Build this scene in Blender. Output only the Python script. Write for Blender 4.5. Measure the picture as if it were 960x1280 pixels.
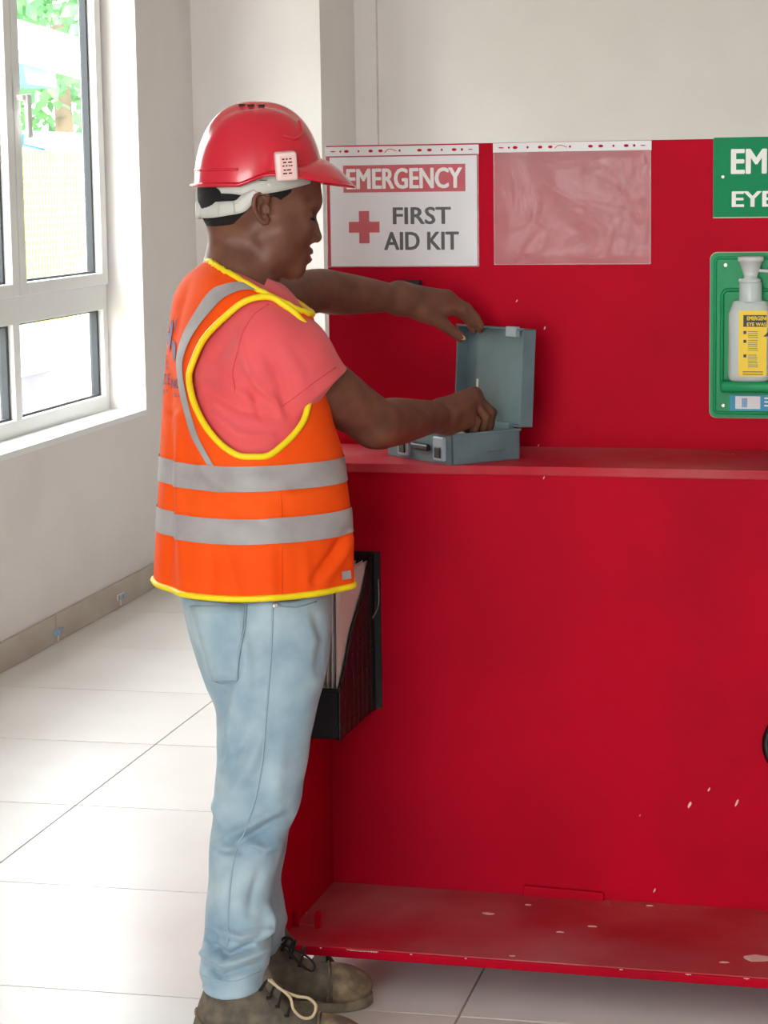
import bpy, bmesh, math, random
import numpy as np
from mathutils import Vector, Matrix
from mathutils.bvhtree import BVHTree

for o in list(bpy.data.objects): bpy.data.objects.remove(o)
random.seed(4); rng = np.random.default_rng(4)
scene = bpy.context.scene
COL = scene.collection

# ------------------------------------------------------------------ camera
FPX, YAW, PITCH, ROLL, CYAW = 2842.15, .225004, -.145142, -.0141754, -.0272171
CAMH = 1.49
_cy, _sy, _cp, _sp = math.cos(YAW), math.sin(YAW), math.cos(PITCH), math.sin(PITCH)
FWD = np.array([-_sy*_cp, _cy*_cp, _sp]); _r = np.array([_cy, _sy, 0.]); _u = np.cross(_r, FWD)
RGT = _r*math.cos(ROLL)+_u*math.sin(ROLL); UPV = -_r*math.sin(ROLL)+_u*math.cos(ROLL)
CAM = np.array([0., 0., CAMH])
cd = bpy.data.cameras.new('camera'); cd.lens = FPX/1280*36; cd.sensor_width = 36; cd.sensor_fit = 'AUTO'
cam = bpy.data.objects.new('camera', cd); COL.objects.link(cam); scene.camera = cam
m4 = Matrix.Identity(4)
for i in range(3):
    m4[i][0], m4[i][1], m4[i][2], m4[i][3] = RGT[i], UPV[i], -FWD[i], CAM[i]
cam.matrix_world = m4
cd.clip_end = 300

# ------------------------------------------------------------------ light
W = bpy.data.worlds.new('world'); scene.world = W; W.use_nodes = True
bgn = W.node_tree.nodes['Background']; bgn.inputs[0].default_value = (.985, .98, 1, 1); bgn.inputs[1].default_value = 10.0
vs = scene.view_settings
vs.view_transform = 'Standard'; vs.look = 'None'; vs.gamma = 1; vs.use_curve_mapping = False; vs.exposure = 0.60

def area_portal(name, loc, rot, sx, sy):
    l = bpy.data.lights.new(name, 'AREA'); l.shape = 'RECTANGLE'; l.size = sx; l.size_y = sy
    l.cycles.is_portal = True
    o = bpy.data.objects.new(name, l); o.location = loc; o.rotation_euler = rot; COL.objects.link(o)

# ------------------------------------------------------------------ pixel helpers
def ray(x, y): return FWD+(x-480)/FPX*RGT-(y-640)/FPX*UPV
def pl(x, y, n, d):
    n = np.array(n, float); r = ray(x, y); return CAM+(d-n@CAM)/(n@r)*r
def fl(x, y, z=0): return pl(x, y, (0, 0, 1), z)
def onx(x, y, X): return pl(x, y, (1, 0, 0), X)
def ony(x, y, Y): return pl(x, y, (0, 1, 0), Y)
CN = np.array([-math.sin(CYAW), math.cos(CYAW), 0]); CU = np.array([math.cos(CYAW), math.sin(CYAW), 0])
def oncab(x, y, v):
    p = pl(x, y, CN, v); return p@CU, p[2]

# ------------------------------------------------------------------ material helpers
MATS = {}
def mat(name, col, rough=.5, metal=0., noise=None, bump=None, spec=None, coat=0., trans=0., sss=0., sheen=0.):
    """noise=(scale, colour2, lo, hi); bump=(scale, strength, dist)"""
    m = bpy.data.materials.new(name); m.use_nodes = True; MATS[name] = m
    nt = m.node_tree; b = nt.nodes['Principled BSDF']
    b.inputs['Base Color'].default_value = (*col, 1); b.inputs['Roughness'].default_value = rough; b.inputs['Metallic'].default_value = metal
    if spec is not None: b.inputs['Specular IOR Level'].default_value = spec
    if coat: b.inputs['Coat Weight'].default_value = coat; b.inputs['Coat Roughness'].default_value = .15
    if trans: b.inputs['Transmission Weight'].default_value = trans
    if sss: b.inputs['Subsurface Weight'].default_value = sss; b.inputs['Subsurface Radius'].default_value = (.01, .004, .002); b.inputs['Subsurface Scale'].default_value = .5
    if sheen: b.inputs['Sheen Weight'].default_value = sheen
    tc = nt.nodes.new('ShaderNodeTexCoord')
    if noise:
        n = nt.nodes.new('ShaderNodeTexNoise'); n.inputs['Scale'].default_value = noise[0]; n.inputs['Detail'].default_value = 6
        nt.links.new(tc.outputs['Object'], n.inputs['Vector'])
        mr = nt.nodes.new('ShaderNodeMapRange'); mr.inputs['From Min'].default_value = noise[2]; mr.inputs['From Max'].default_value = noise[3]
        nt.links.new(n.outputs['Fac'], mr.inputs['Value'])
        mx = nt.nodes.new('ShaderNodeMix'); mx.data_type = 'RGBA'
        mx.inputs['A'].default_value = (*col, 1); mx.inputs['B'].default_value = (*noise[1], 1)
        nt.links.new(mr.outputs['Result'], mx.inputs['Factor']); nt.links.new(mx.outputs['Result'], b.inputs['Base Color'])
    if bump:
        n = nt.nodes.new('ShaderNodeTexNoise'); n.inputs['Scale'].default_value = bump[0]; n.inputs['Detail'].default_value = 5
        nt.links.new(tc.outputs['Object'], n.inputs['Vector'])
        bp = nt.nodes.new('ShaderNodeBump'); bp.inputs['Strength'].default_value = bump[1]; bp.inputs['Distance'].default_value = bump[2]
        nt.links.new(n.outputs['Fac'], bp.inputs['Height']); nt.links.new(bp.outputs['Normal'], b.inputs['Normal'])
    return m

def film_mat(name, col, fac, rough=.2, bump=None):
    m = bpy.data.materials.new(name); m.use_nodes = True; MATS[name] = m; nt = m.node_tree
    b = nt.nodes['Principled BSDF']; b.inputs['Base Color'].default_value = (*col, 1); b.inputs['Roughness'].default_value = rough
    t = nt.nodes.new('ShaderNodeBsdfTransparent'); mx = nt.nodes.new('ShaderNodeMixShader'); mx.inputs[0].default_value = fac
    nt.links.new(t.outputs[0], mx.inputs[1]); nt.links.new(b.outputs[0], mx.inputs[2]); nt.links.new(mx.outputs[0], nt.nodes['Material Output'].inputs[0])
    if bump:
        tc = nt.nodes.new('ShaderNodeTexCoord')
        n = nt.nodes.new('ShaderNodeTexNoise'); n.inputs['Scale'].default_value = bump[0]; n.inputs['Detail'].default_value = 4; n.inputs['Distortion'].default_value = 1.2
        nt.links.new(tc.outputs['Object'], n.inputs['Vector'])
        bp = nt.nodes.new('ShaderNodeBump'); bp.inputs['Strength'].default_value = bump[1]; bp.inputs['Distance'].default_value = bump[2]
        nt.links.new(n.outputs['Fac'], bp.inputs['Height']); nt.links.new(bp.outputs['Normal'], b.inputs['Normal'])
    return m

def glass_mat(name, gloss=.08, tint=(1, 1, 1)):
    m = bpy.data.materials.new(name); m.use_nodes = True; MATS[name] = m; nt = m.node_tree
    nt.nodes.remove(nt.nodes['Principled BSDF'])
    t = nt.nodes.new('ShaderNodeBsdfTransparent'); t.inputs[0].default_value = (*tint, 1)
    g = nt.nodes.new('ShaderNodeBsdfGlossy'); g.inputs['Roughness'].default_value = .02
    mx = nt.nodes.new('ShaderNodeMixShader'); mx.inputs[0].default_value = gloss
    nt.links.new(t.outputs[0], mx.inputs[1]); nt.links.new(g.outputs[0], mx.inputs[2]); nt.links.new(mx.outputs[0], nt.nodes['Material Output'].inputs[0])
    return m

def srgb(r, g, b):
    f = lambda c: (c/255/12.92 if c/255 <= .04045 else ((c/255+.055)/1.055)**2.4)
    return (f(r), f(g), f(b))

mat('wall', srgb(231, 225, 222), .75, noise=(3, srgb(225, 218, 214), .35, .75), bump=(60, .08, .004))
mat('ceiling', srgb(231, 227, 224), .8)
mat('grout', srgb(170, 156, 150), .9)
mat('tile', srgb(230, 226, 224), .28, noise=(2.2, srgb(219, 213, 209), .4, .8), bump=(4, .03, .004), spec=.4)
mat('skirting', srgb(190, 178, 164), .35, noise=(9, srgb(178, 164, 148), .35, .75))
mat('white_frame', srgb(232, 232, 230), .35)
mat('gasket', srgb(40, 44, 52), .5)
glass_mat('pane', .06, (.97, 1, .99))
# red enamel with scuffs
def red_mat(name, worn):
    m = mat(name, srgb(192, 4, 38), .5, noise=(2.4, srgb(168, 6, 34), .4, .7), bump=(26, .10, .004), spec=.05)
    nt = m.node_tree; b = nt.nodes['Principled BSDF']
    src = b.inputs['Base Color'].links[0].from_socket
    tc = [n for n in nt.nodes if n.type == 'TEX_COORD'][0]
    n = nt.nodes.new('ShaderNodeTexNoise'); n.inputs['Scale'].default_value = 9; n.inputs['Detail'].default_value = 8; n.inputs['Roughness'].default_value = .6
    nt.links.new(tc.outputs['Object'], n.inputs['Vector'])
    mr = nt.nodes.new('ShaderNodeMapRange'); mr.inputs['From Min'].default_value = .735-worn*.04; mr.inputs['From Max'].default_value = .75-worn*.03
    nt.links.new(n.outputs['Fac'], mr.inputs['Value'])
    mx = nt.nodes.new('ShaderNodeMix'); mx.data_type = 'RGBA'; mx.inputs['B'].default_value = (*srgb(226, 190, 178), 1)
    nt.links.new(src, mx.inputs['A']); nt.links.new(mr.outputs['Result'], mx.inputs['Factor'])
    out = mx.outputs['Result']
    if worn:
        d = nt.nodes.new('ShaderNodeTexNoise'); d.inputs['Scale'].default_value = 3.2; d.inputs['Detail'].default_value = 7
        nt.links.new(tc.outputs['Object'], d.inputs['Vector'])
        mr2 = nt.nodes.new('ShaderNodeMapRange'); mr2.inputs['From Min'].default_value = .3; mr2.inputs['From Max'].default_value = .8; mr2.inputs['To Max'].default_value = .62
        nt.links.new(d.outputs['Fac'], mr2.inputs['Value'])
        m2 = nt.nodes.new('ShaderNodeMix'); m2.data_type = 'RGBA'; m2.inputs['B'].default_value = (*srgb(204, 134, 136), 1)
        nt.links.new(out, m2.inputs['A']); nt.links.new(mr2.outputs['Result'], m2.inputs['Factor']); out = m2.outputs['Result']
        b.inputs['Roughness'].default_value = .5
    nt.links.new(out, b.inputs['Base Color'])
    return m
red_mat('red', 0); red_mat('red_worn', 1)
mat('chip', srgb(236, 200, 190), .7)
mat('black', srgb(16, 15, 16), .45)
mat('mesh_black', srgb(30, 22, 22), .4, metal=.2)
mat('rubber', srgb(70, 68, 64), .6, noise=(30, srgb(110, 104, 94), .4, .7))
mat('steel', srgb(150, 148, 142), .35, metal=.8)
mat('paper', srgb(236, 234, 236), .6)
mat('paper_pink', srgb(222, 205, 200), .7)
mat('sign_red', srgb(200, 40, 58), .5)
mat('ink_black', srgb(22, 24, 30), .5)
mat('ink_white', srgb(245, 244, 240), .5)
film_mat('sleeve_film', (.9, .88, .9), .10, .12, (9, .25, .01))
film_mat('sleeve_film_empty', (.93, .78, .8), .28, .22, (8, .7, .02))
film_mat('sleeve_strip', (.92, .9, .9), .78, .35)
mat('hole_dark', srgb(90, 10, 26), .6)
mat('sign_green', srgb(0, 138, 86), .5, spec=.15)
mat('tray_green', srgb(24, 150, 92), .4, spec=.2)
mat('tray_edge', srgb(190, 205, 170), .5)
mat('bottle', srgb(226, 236, 234), .3, trans=.25, spec=.4)
film_mat('bottle_clear', (.92, .95, .94), .6, .2)
mat('label_yellow', srgb(250, 212, 20), .5)
mat('label_blue', srgb(30, 150, 190), .5)
mat('label_pic', srgb(130, 165, 205), .5)
mat('kit_grey', srgb(104, 124, 130), .5, noise=(14, srgb(90, 110, 118), .4, .7), bump=(60, .1, .002))
mat('kit_latch', srgb(160, 172, 180), .35)
mat('gauze', srgb(232, 228, 206), .8); mat('pack_green', srgb(190, 205, 170), .7)
mat('skin', srgb(122, 77, 57), .5, noise=(26, srgb(100, 60, 45), .35, .7), bump=(240, .12, .0012), spec=.45, sss=.06)
mat('lip', srgb(100, 56, 48), .4); mat('nail', srgb(196, 150, 124), .35)
mat('hair', srgb(16, 12, 11), .8, bump=(420, .9, .003))
mat('eye_white', srgb(225, 215, 205), .2)
mat('vest', (1, .085, .004), .7, noise=(5, (.98, .12, .01), .4, .8), bump=(420, .15, .0012), spec=.15)
mat('reflective', srgb(172, 166, 165), .5, noise=(18, srgb(158, 150, 149), .4, .7), bump=(90, .2, .001))
mat('piping', srgb(255, 226, 10), .55)
mat('vest_print', srgb(78, 40, 96), .6)
mat('shirt', srgb(240, 92, 96), .8, noise=(7, srgb(232, 78, 84), .4, .7), bump=(500, .2, .001), sheen=.2)
mat('shirt_seam', srgb(226, 76, 84), .8)
# denim
dm = mat('denim', srgb(132, 161, 180), .85, noise=(13, srgb(178, 198, 206), .32, .70), bump=(700, .25, .001), sheen=.15)
mat('denim_seam', srgb(150, 172, 184), .85); mat('denim_dark', srgb(88, 112, 134), .85); mat('denim_mark', srgb(166, 146, 128), .85)
mat('rivet', srgb(214, 214, 212), .3, metal=.7)
mat('boot', srgb(86, 79, 70), .85, noise=(48, srgb(122, 110, 92), .36, .74), bump=(70, .5, .004))
mat('boot_toe', srgb(104, 90, 72), .75, noise=(26, srgb(160, 140, 110), .42, .66), bump=(70, .5, .004))
mat('sole', srgb(150, 140, 118), .8, noise=(30, srgb(110, 100, 84), .4, .7), bump=(60, .4, .004))
mat('lace_dark', srgb(38, 30, 26), .8); mat('lace_light', srgb(198, 176, 140), .8)
hm = mat('helmet', srgb(214, 8, 44), .22, coat=.5, spec=.5)
mat('headband', srgb(206, 204, 196), .45); mat('clip_white', srgb(244, 214, 208), .4)
mat('clip_label', srgb(246, 196, 186), .5); mat('dark_slot', srgb(20, 14, 14), .7)
mat('clip_blue', srgb(150, 176, 206), .3)
mat('grass', srgb(176, 170, 156), .9, noise=(1.5, srgb(160, 160, 130), .4, .7))
mat('foliage', srgb(58, 116, 66), .8, noise=(3, srgb(96, 150, 84), .4, .7))
mat('trunk', srgb(110, 92, 74), .9)
mat('roof_grey', srgb(90, 110, 128), .6); mat('out_white', srgb(225, 228, 228), .7); mat('tarp_blue', srgb(34, 96, 140), .5)
mat('net_yellow', srgb(190, 192, 60), .8); mat('rail_blue', srgb(110, 138, 160), .5); mat('panel_dark', srgb(58, 56, 66), .6, noise=(6, srgb(70, 68, 76), .4, .7)); mat('teal', srgb(60, 126, 126), .5)

# ------------------------------------------------------------------ mesh helpers
def link(o, parent=None):
    COL.objects.link(o)
    if parent is not None: o.parent = parent
    return o
def mesh_data(name, verts, faces, smooth=False):
    me = bpy.data.meshes.new(name)
    me.from_pydata([tuple(map(float, v)) for v in verts], [], [tuple(int(i) for i in f) for f in faces])
    me.update()
    if smooth: me.polygons.foreach_set('use_smooth', [True]*len(me.polygons))
    return me
def obj(name, vf, m, parent=None, smooth=False, loc=None, rotz=None):
    me = mesh_data(name, vf[0], vf[1], smooth); me.materials.append(MATS[m])
    o = bpy.data.objects.new(name, me)
    if loc is not None: o.location = loc
    if rotz is not None: o.rotation_euler = (0, 0, rotz)
    return link(o, parent)
def tag(o, label, cat, group=None, kind=None):
    o['label'] = label; o['category'] = cat
    if group: o['group'] = group
    if kind: o['kind'] = kind
    return o
def struct(o): o['kind'] = 'structure'; return o
def empty(name, loc, rotz=0):
    o = bpy.data.objects.new(name, None); o.empty_display_size = .1; o.location = loc; o.rotation_euler = (0, 0, rotz); COL.objects.link(o); return o
def join(*vfs):
    V = []; F = []
    for v, f in vfs:
        n = len(V); V += [tuple(p) for p in v]; F += [tuple(i+n for i in q) for q in f]
    return V, F
def box(x0, x1, y0, y1, z0, z1, bev=0):
    if bev <= 0:
        v = [(x, y, z) for z in (z0, z1) for y in (y0, y1) for x in (x0, x1)]
        return v, [(0, 2, 3, 1), (4, 5, 7, 6), (0, 1, 5, 4), (2, 6, 7, 3), (0, 4, 6, 2), (1, 3, 7, 5)]
    bm = bmesh.new(); bmesh.ops.create_cube(bm, size=1)
    for v in bm.verts: v.co = Vector(((x0+x1)/2+v.co.x*(x1-x0), (y0+y1)/2+v.co.y*(y1-y0), (z0+z1)/2+v.co.z*(z1-z0)))
    b = min(bev, .45*min(x1-x0, y1-y0, z1-z0))
    bmesh.ops.bevel(bm, geom=bm.edges[:], offset=b, segments=2, affect='EDGES', profile=.5)
    return bm_vf(bm)
def bm_vf(bm):
    bm.verts.index_update(); bm.normal_update()
    r = [tuple(v.co) for v in bm.verts], [tuple(v.index for v in f.verts) for f in bm.faces]; bm.free(); return r
def xform(vf, M):
    M = Matrix(M); return [tuple(M @ Vector(v)) for v in vf[0]], vf[1]
def prism(poly, y0, y1, ax=(0, 2, 1), bev=0):
    """extrude 2d polygon; ax: which axes the polygon's x, y and the extrusion take"""
    bm = bmesh.new(); vs_ = []
    for p in poly:
        c = [0, 0, 0]; c[ax[0]] = p[0]; c[ax[1]] = p[1]; c[ax[2]] = y0; vs_.append(bm.verts.new(c))
    f = bm.faces.new(vs_)
    r = bmesh.ops.extrude_face_region(bm, geom=[f])
    d = [0, 0, 0]; d[ax[2]] = y1-y0
    bmesh.ops.translate(bm, verts=[v for v in r['geom'] if isinstance(v, bmesh.types.BMVert)], vec=d)
    bmesh.ops.recalc_face_normals(bm, faces=bm.faces)
    if bev: bmesh.ops.bevel(bm, geom=bm.edges[:], offset=bev, segments=2, affect='EDGES')
    return bm_vf(bm)
def rrect(x0, x1, y0, y1, r, n=5):
    P = []
    for cx, cy_, a0 in ((x1-r, y1-r, 0), (x0+r, y1-r, 90), (x0+r, y0+r, 180), (x1-r, y0+r, 270)):
        for k in range(n+1):
            a = math.radians(a0+90*k/n); P.append((cx+r*math.cos(a), cy_+r*math.sin(a)))
    return P
def disc_poly(cx, cy_, rx, ry, n=14): return [(cx+rx*math.cos(2*math.pi*k/n), cy_+ry*math.sin(2*math.pi*k/n)) for k in range(n)]
def smooth_path(P, n=8, closed=False):
    P = [np.array(p, float) for p in P]; out = []; N = len(P)
    rngk = range(N) if closed else range(N-1)
    for i in rngk:
        if closed: a, b, c, d = P[(i-1) % N], P[i], P[(i+1) % N], P[(i+2) % N]
        else: a, b, c, d = P[max(i-1, 0)], P[i], P[i+1], P[min(i+2, N-1)]
        for k in range(n):
            t = k/n
            out.append(.5*((2*b)+(-a+c)*t+(2*a-5*b+4*c-d)*t*t+(-a+3*b-3*c+d)*t**3))
    if not closed: out.append(P[-1])
    return out
def tube(P, r, sides=8, closed=False):
    P = [np.array(p, float) for p in P]; N = len(P)
    rr = r if hasattr(r, '__len__') else [r]*N
    V = []; F = []; prev = None
    for i in range(N):
        t = (P[(i+1) % N]-P[i-1]) if closed else P[min(i+1, N-1)]-P[max(i-1, 0)]
        t = t/(np.linalg.norm(t)+1e-12)
        if prev is None:
            a = np.array([0, 0, 1.]) if abs(t[2]) < .9 else np.array([1., 0, 0])
        else: a = prev
        n1 = a-t*(a@t); n1 /= np.linalg.norm(n1)+1e-12; prev = n1; n2 = np.cross(t, n1)
        for k in range(sides):
            q = 2*math.pi*k/sides; V.append(P[i]+rr[i]*(math.cos(q)*n1+math.sin(q)*n2))
    for i in range(N if closed else N-1):
        for k in range(sides):
            a = i*sides+k; b = i*sides+(k+1) % sides; j = (i+1) % N
            F.append((a, b, j*sides+(k+1) % sides, j*sides+k))
    if not closed:
        F.append(tuple(range(sides))[::-1]); F.append(tuple((N-1)*sides+k for k in range(sides)))
    return V, F
def lathe(prof, n=24, sx=1., sy=1.):
    V = []; F = []
    for r, z in prof:
        for k in range(n):
            a = 2*math.pi*k/n; V.append((r*math.cos(a)*sx, r*math.sin(a)*sy, z))
    for i in range(len(prof)-1):
        for k in range(n):
            F.append((i*n+k, i*n+(k+1) % n, (i+1)*n+(k+1) % n, (i+1)*n+k))
    F.append(tuple(range(n))[::-1]); F.append(tuple((len(prof)-1)*n+k for k in range(n)))
    return V, F
def text_vf(s, bold=.02, extrude=.0):
    c = bpy.data.curves.new('t', 'FONT'); c.body = s; c.size = 1; c.offset = bold; c.extrude = extrude; c.resolution_u = 3
    o = bpy.data.objects.new('t', c); COL.objects.link(o)
    bpy.context.view_layer.update()
    me = bpy.data.meshes.new_from_object(o.evaluated_get(bpy.context.evaluated_depsgraph_get()))
    v = np.array([tuple(q.co) for q in me.vertices]); f = [tuple(p.vertices) for p in me.polygons]
    bpy.data.objects.remove(o); bpy.data.meshes.remove(me)
    lo = v.min(0); hi = v.max(0); v[:, 0] = (v[:, 0]-lo[0])/(hi[0]-lo[0]); v[:, 1] = (v[:, 1]-lo[1])/(hi[1]-lo[1])
    return v, f
def text_uv(s, u0, u1, z0, z1, v, depth=.0006, bold=.02):
    """lettering on a plane facing -v (local x=u, y=v, z)"""
    q, f = text_vf(s, 0., .1)
    e = (q[:, 2]-q[:, 2].min())/max(np.ptp(q[:, 2]), 1e-9); hh = (z1-z0)*bold*1.1
    # emboldened by overlaying slightly shifted copies of each stroke
    cp = [([(u0+hh+(u1-u0-2*hh)*p[0]+dx*hh, v-depth*t*(1-.02*k), z0+hh*.5+(z1-z0-hh)*p[1]+dz*hh*.5) for p, t in zip(q, e)], f) for k, (dx, dz) in enumerate(((0, 0), (-1, 0), (1, 0), (-.6, 1), (.6, 1), (-.6, -1), (.6, -1)))]
    return join(*cp)
def grid_vf(fn, nu, nv, cu=False):
    V = [fn(i/(nu if cu else nu-1), j/(nv-1)) for i in range(nu) for j in range(nv)]; F = []
    for i in range(nu if cu else nu-1):
        for j in range(nv-1):
            a = i*nv+j; b = ((i+1) % nu)*nv+j; F.append((a, b, b+1, a+1))
    return V, F

# ================================================================== ROOM
XW = float(fl(0, 840)[0]); YJ = float(onx(183, 512, XW)[1]); YC = float(onx(240, 100, XW)[1])
XP = float(ony(400, 50, YC)[0]); YP2 = float(onx(443, 50, XP)[1]); XP2 = float(ony(470, 50, YP2)[0])
ZC = 3.05; XR = 4.2; YB = -3.2; YF = YP2+.1
# floor: bedding + separate tiles
floor = struct(obj('floor', box(XW-.1, XR+.2, YB-.5, YF+.2, -.06, -.0035), 'grout'))
TX0 = float(fl(605, 1210.7)[0]); TY0 = float(fl(0, 1231.3)[1]); TW, TD, G = 1.178, .605, .0022
tile_me = mesh_data('tile', *prism(rrect(G, TW-G, G, TD-G, .0015, 1), -.02, 0, (0, 1, 2), 0)); tile_me.materials.append(MATS['tile'])
i0 = math.floor((XW-TX0)/TW); i1 = math.ceil((XR-TX0)/TW); j0 = math.floor((YB-TY0)/TD); j1 = math.ceil((YF-TY0)/TD)
tm_cache = {}
for i in range(i0, i1):
    for j in range(j0, j1):
        x0 = TX0+i*TW; y0 = TY0+j*TD; xa = max(x0, XW); yb = min(y0+TD, YF); xb = min(x0+TW, XR)
        if xb-xa < .02 or yb-y0 < .02: continue
        if xa > x0+1e-6 or yb < y0+TD-1e-6 or xb < x0+TW-1e-6:
            key = (round(xa-x0, 3), round(xb-x0, 3), round(yb-y0, 3))
            if key not in tm_cache:
                tm_cache[key] = mesh_data('tile', *box(xa-x0+G*(xa == x0), xb-x0-G, G, yb-y0-G, -.02, 0)); tm_cache[key].materials.append(MATS['tile'])
            me = tm_cache[key]
        else: me = tile_me
        t = bpy.data.objects.new('tile', me); t.location = (x0, y0, random.uniform(-.0004, .0002)); link(t, floor)
struct(obj('ceiling', box(XW-.4, XR+.2, YB, YF+.2, ZC, ZC+.1), 'ceiling'))
# left wall with window openings
ZS = float(onx(183, 512, XW)[2]); ZT = 2.5; WT = .20
win_y = [(YJ-1.62, YJ), (4.66, 5.93)]; GX0, GX1, GZ0, GZ1 = -2.25, .15, .06, 2.85
def wall_left_vf():
    parts = []; ys = sorted([(a, b, ZS, ZT) for a, b in win_y]); prev = YB
    for a, b, c, d in ys:
        parts.append(box(XW-WT, XW, prev, a, 0, ZC)); parts.append(box(XW-WT, XW, a, b, 0, c)); parts.append(box(XW-WT, XW, a, b, d, ZC)); prev = b
    parts.append(box(XW-WT, XW, prev, YF+.2, 0, ZC)); return join(*parts)
struct(obj('wall_left', wall_left_vf(), 'wall'))
struct(obj('wall_back', join(box(XW, XP, YC, YF+.2, 0, ZC), box(XP, XP2, YP2, YF+.2, 0, ZC), box(XP2, XR+.2, YP2+.03, YF+.2, 0, ZC)), 'wall'))
struct(obj('wall_right', box(XR, XR+.2, YB, YF+.2, 0, ZC), 'wall'))
struct(obj('wall_front', join(box(XW-WT, GX0, YB-.2, YB, 0, ZC), box(GX1, XR+.2, YB-.2, YB, 0, ZC), box(GX0, GX1, YB-.2, YB, 0, GZ0), box(GX0, GX1, YB-.2, YB, GZ1, ZC)), 'wall'))
# sills: window board
XF = float(ony(138, 504, YJ)[0])       # plane of the frame face
BB = .092
def skirting():
    """tile skirting: separate pieces"""
    root = struct(obj('baseboard_left', box(XW, XW+.004, YB, YC, 0, BB-.004), 'grout'))
    yj = float(onx(70, 800, XW+.01)[1]); L = .605*2; k0 = math.floor((YB-yj)/L)
    y = yj+k0*L
    while y < YC-.02:
        a = max(y+.0015, YB); b = min(y+L-.0015, YC)
        obj('skirting_tile', box(XW, XW+.012, a, b, .001, BB, .0012), 'skirting', root); y += L
    r2 = struct(obj('baseboard_back', box(XW+.012, XP, YC-.004, YC, 0, BB-.004), 'grout'))
    obj('skirting_tile', box(XW+.013, XP, YC-.012, YC, .001, BB, .0012), 'skirting', r2)
    return yj
yj = skirting()
# tile spacers clipped to the skirting
for n, (px, py, w, lab) in enumerate(((72, 788, .034, 'blue and clear plastic tile spacer clip over skirting joint nearer the window sill'), (150, 744, .034, 'cloudy plastic tile spacer clip on skirting close to the wall corner'))):
    p = onx(px, py, XW+.012); t = empty('tile_spacer', (XW+.012, float(p[1]), float(p[2])-.006))
    tag(t, lab, 'tile spacer', 'spacers on the skirting')
    obj('base', box(0, .004, -w, w, -.008, .012, .001), 'clip_white' if n else 'clip_blue', t)
    for k in (-1, 1): obj('wedge', box(.003, .013, k*w*.55-.012, k*w*.55+.012, -.006, .010, .002), 'clip_blue' if (k < 0) == (n == 0) else 'kit_latch', t)
    obj('stem', box(0, .003, -.003, .003, -.03, -.006), 'clip_white', t)

# ---- windows: frame, two casements above, fixed lights below
def gY(px, py): return float(onx(px, py, XF)[1])
def gZ(px, py): return float(onx(px, py, XF)[2])
ymul = gY(15, 250)      # meeting of the casements
sash_r = gY(128, 250); glass_r = gY(112, 300); glass_l = gY(27, 250)
z_glass_b = gZ(100, 344); z_sash_b = gZ(100, 358); z_tr_b = gZ(75, 396); z_lg_b = gZ(80, 505); z_lf = gZ(80, 509)
def build_window(n, y1, handle):
    off = y1-YJ
    root = struct(empty('window_%d' % n, (XF-.03, y1, ZS)))
    def P(name, x0, x1, a, b, c, d, m='white_frame', par=root, bev=.003):
        return obj(name, box(x0-(XF-.03), x1-(XF-.03), a-YJ, b-YJ, c-ZS, d-ZS, bev), m, par)
    Y0, Y1 = YJ-1.62, YJ; fx0, fx1 = XF-.06, XF
    mul0, mul1 = ymul-.028, ymul+.028
    for a, b in ((Y0, Y0+.045), (Y1-.045, Y1)): P('jamb', fx0, fx1, a, b, ZS, ZT)
    P('head', fx0, fx1, Y0+.045, Y1-.045, ZT-.045, ZT); P('bottom_rail', fx0, fx1, Y0+.044, Y1-.044, ZS, z_lf)
    P('transom', fx0, fx1+.004, Y0+.02, Y1-.02, z_tr_b, z_sash_b-.004)
    P('mullion', fx0, fx1-.001, mul0, mul1, z_lf-.002, z_tr_b+.002); P('mullion', fx0, fx1-.015, mul0, mul1, z_tr_b, ZT)
    P('window_board', XF-.005, XW+.003, Y0, Y1, ZS-.02, ZS+.002, 'white_frame')
    for s, (a, b) in enumerate(((Y0+.03, ymul-.003), (ymul+.003, Y1-.03))):
        c, d = z_sash_b-.004, ZT-.03; w = .06
        sash = P('casement', fx0+.02, fx1+.018, a, a+w, c, d)
        P('stile', fx0+.02, fx1+.018, b-w, b, c, d, par=root)
        P('sash_rail', fx0+.02, fx1+.0175, a+w, b-w, c, z_glass_b); P('sash_rail', fx0+.02, fx1+.0175, a+w, b-w, d-w, d)
        # dark rubber gasket + pane
        for q0, q1, q2, q3 in ((a+w, a+w+.012, z_glass_b, d-w), (b-w-.016, b-w, z_glass_b, d-w), (a+w+.012, b-w-.016, z_glass_b, z_glass_b+.008), (a+w+.012, b-w-.016, d-w-.008, d-w)):
            P('gasket', fx0+.025, fx0+.05, q0, q1, q2, q3, 'gasket', bev=0)
        P('pane', fx0+.034, fx0+.04, a+w, b-w, z_glass_b, d-w, 'pane', bev=0)
        if handle and s == 1:
            hz = gZ(28, 125)
            P('handle_plate', fx1+.018, fx1+.026, ymul-.006, ymul+.022, hz-.035, hz+.035, bev=.004)
            P('handle', fx1+.024, fx1+.05, ymul+.0, ymul+.05, hz-.006, hz+.014, bev=.004)
            P('handle_lever', fx1+.044, fx1+.058, ymul+.022, ymul+.062, hz-.125, hz+.016, bev=.005)
    for a, b in ((Y0+.045, mul0), (mul1, Y1-.045)):
        c, d = z_lf, z_tr_b
        for q0, q1, q2, q3 in ((a, a+.012, c, d), (b-.02, b, c, d), (a+.012, b-.02, c, c+.008), (a+.012, b-.02, d-.008, d)):
            P('gasket', fx0+.012, fx0+.04, q0, q1, q2, q3, 'gasket', bev=0)
        P('pane', fx0+.024, fx0+.03, a, b, c, d, 'pane', bev=0)
    return root
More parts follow.
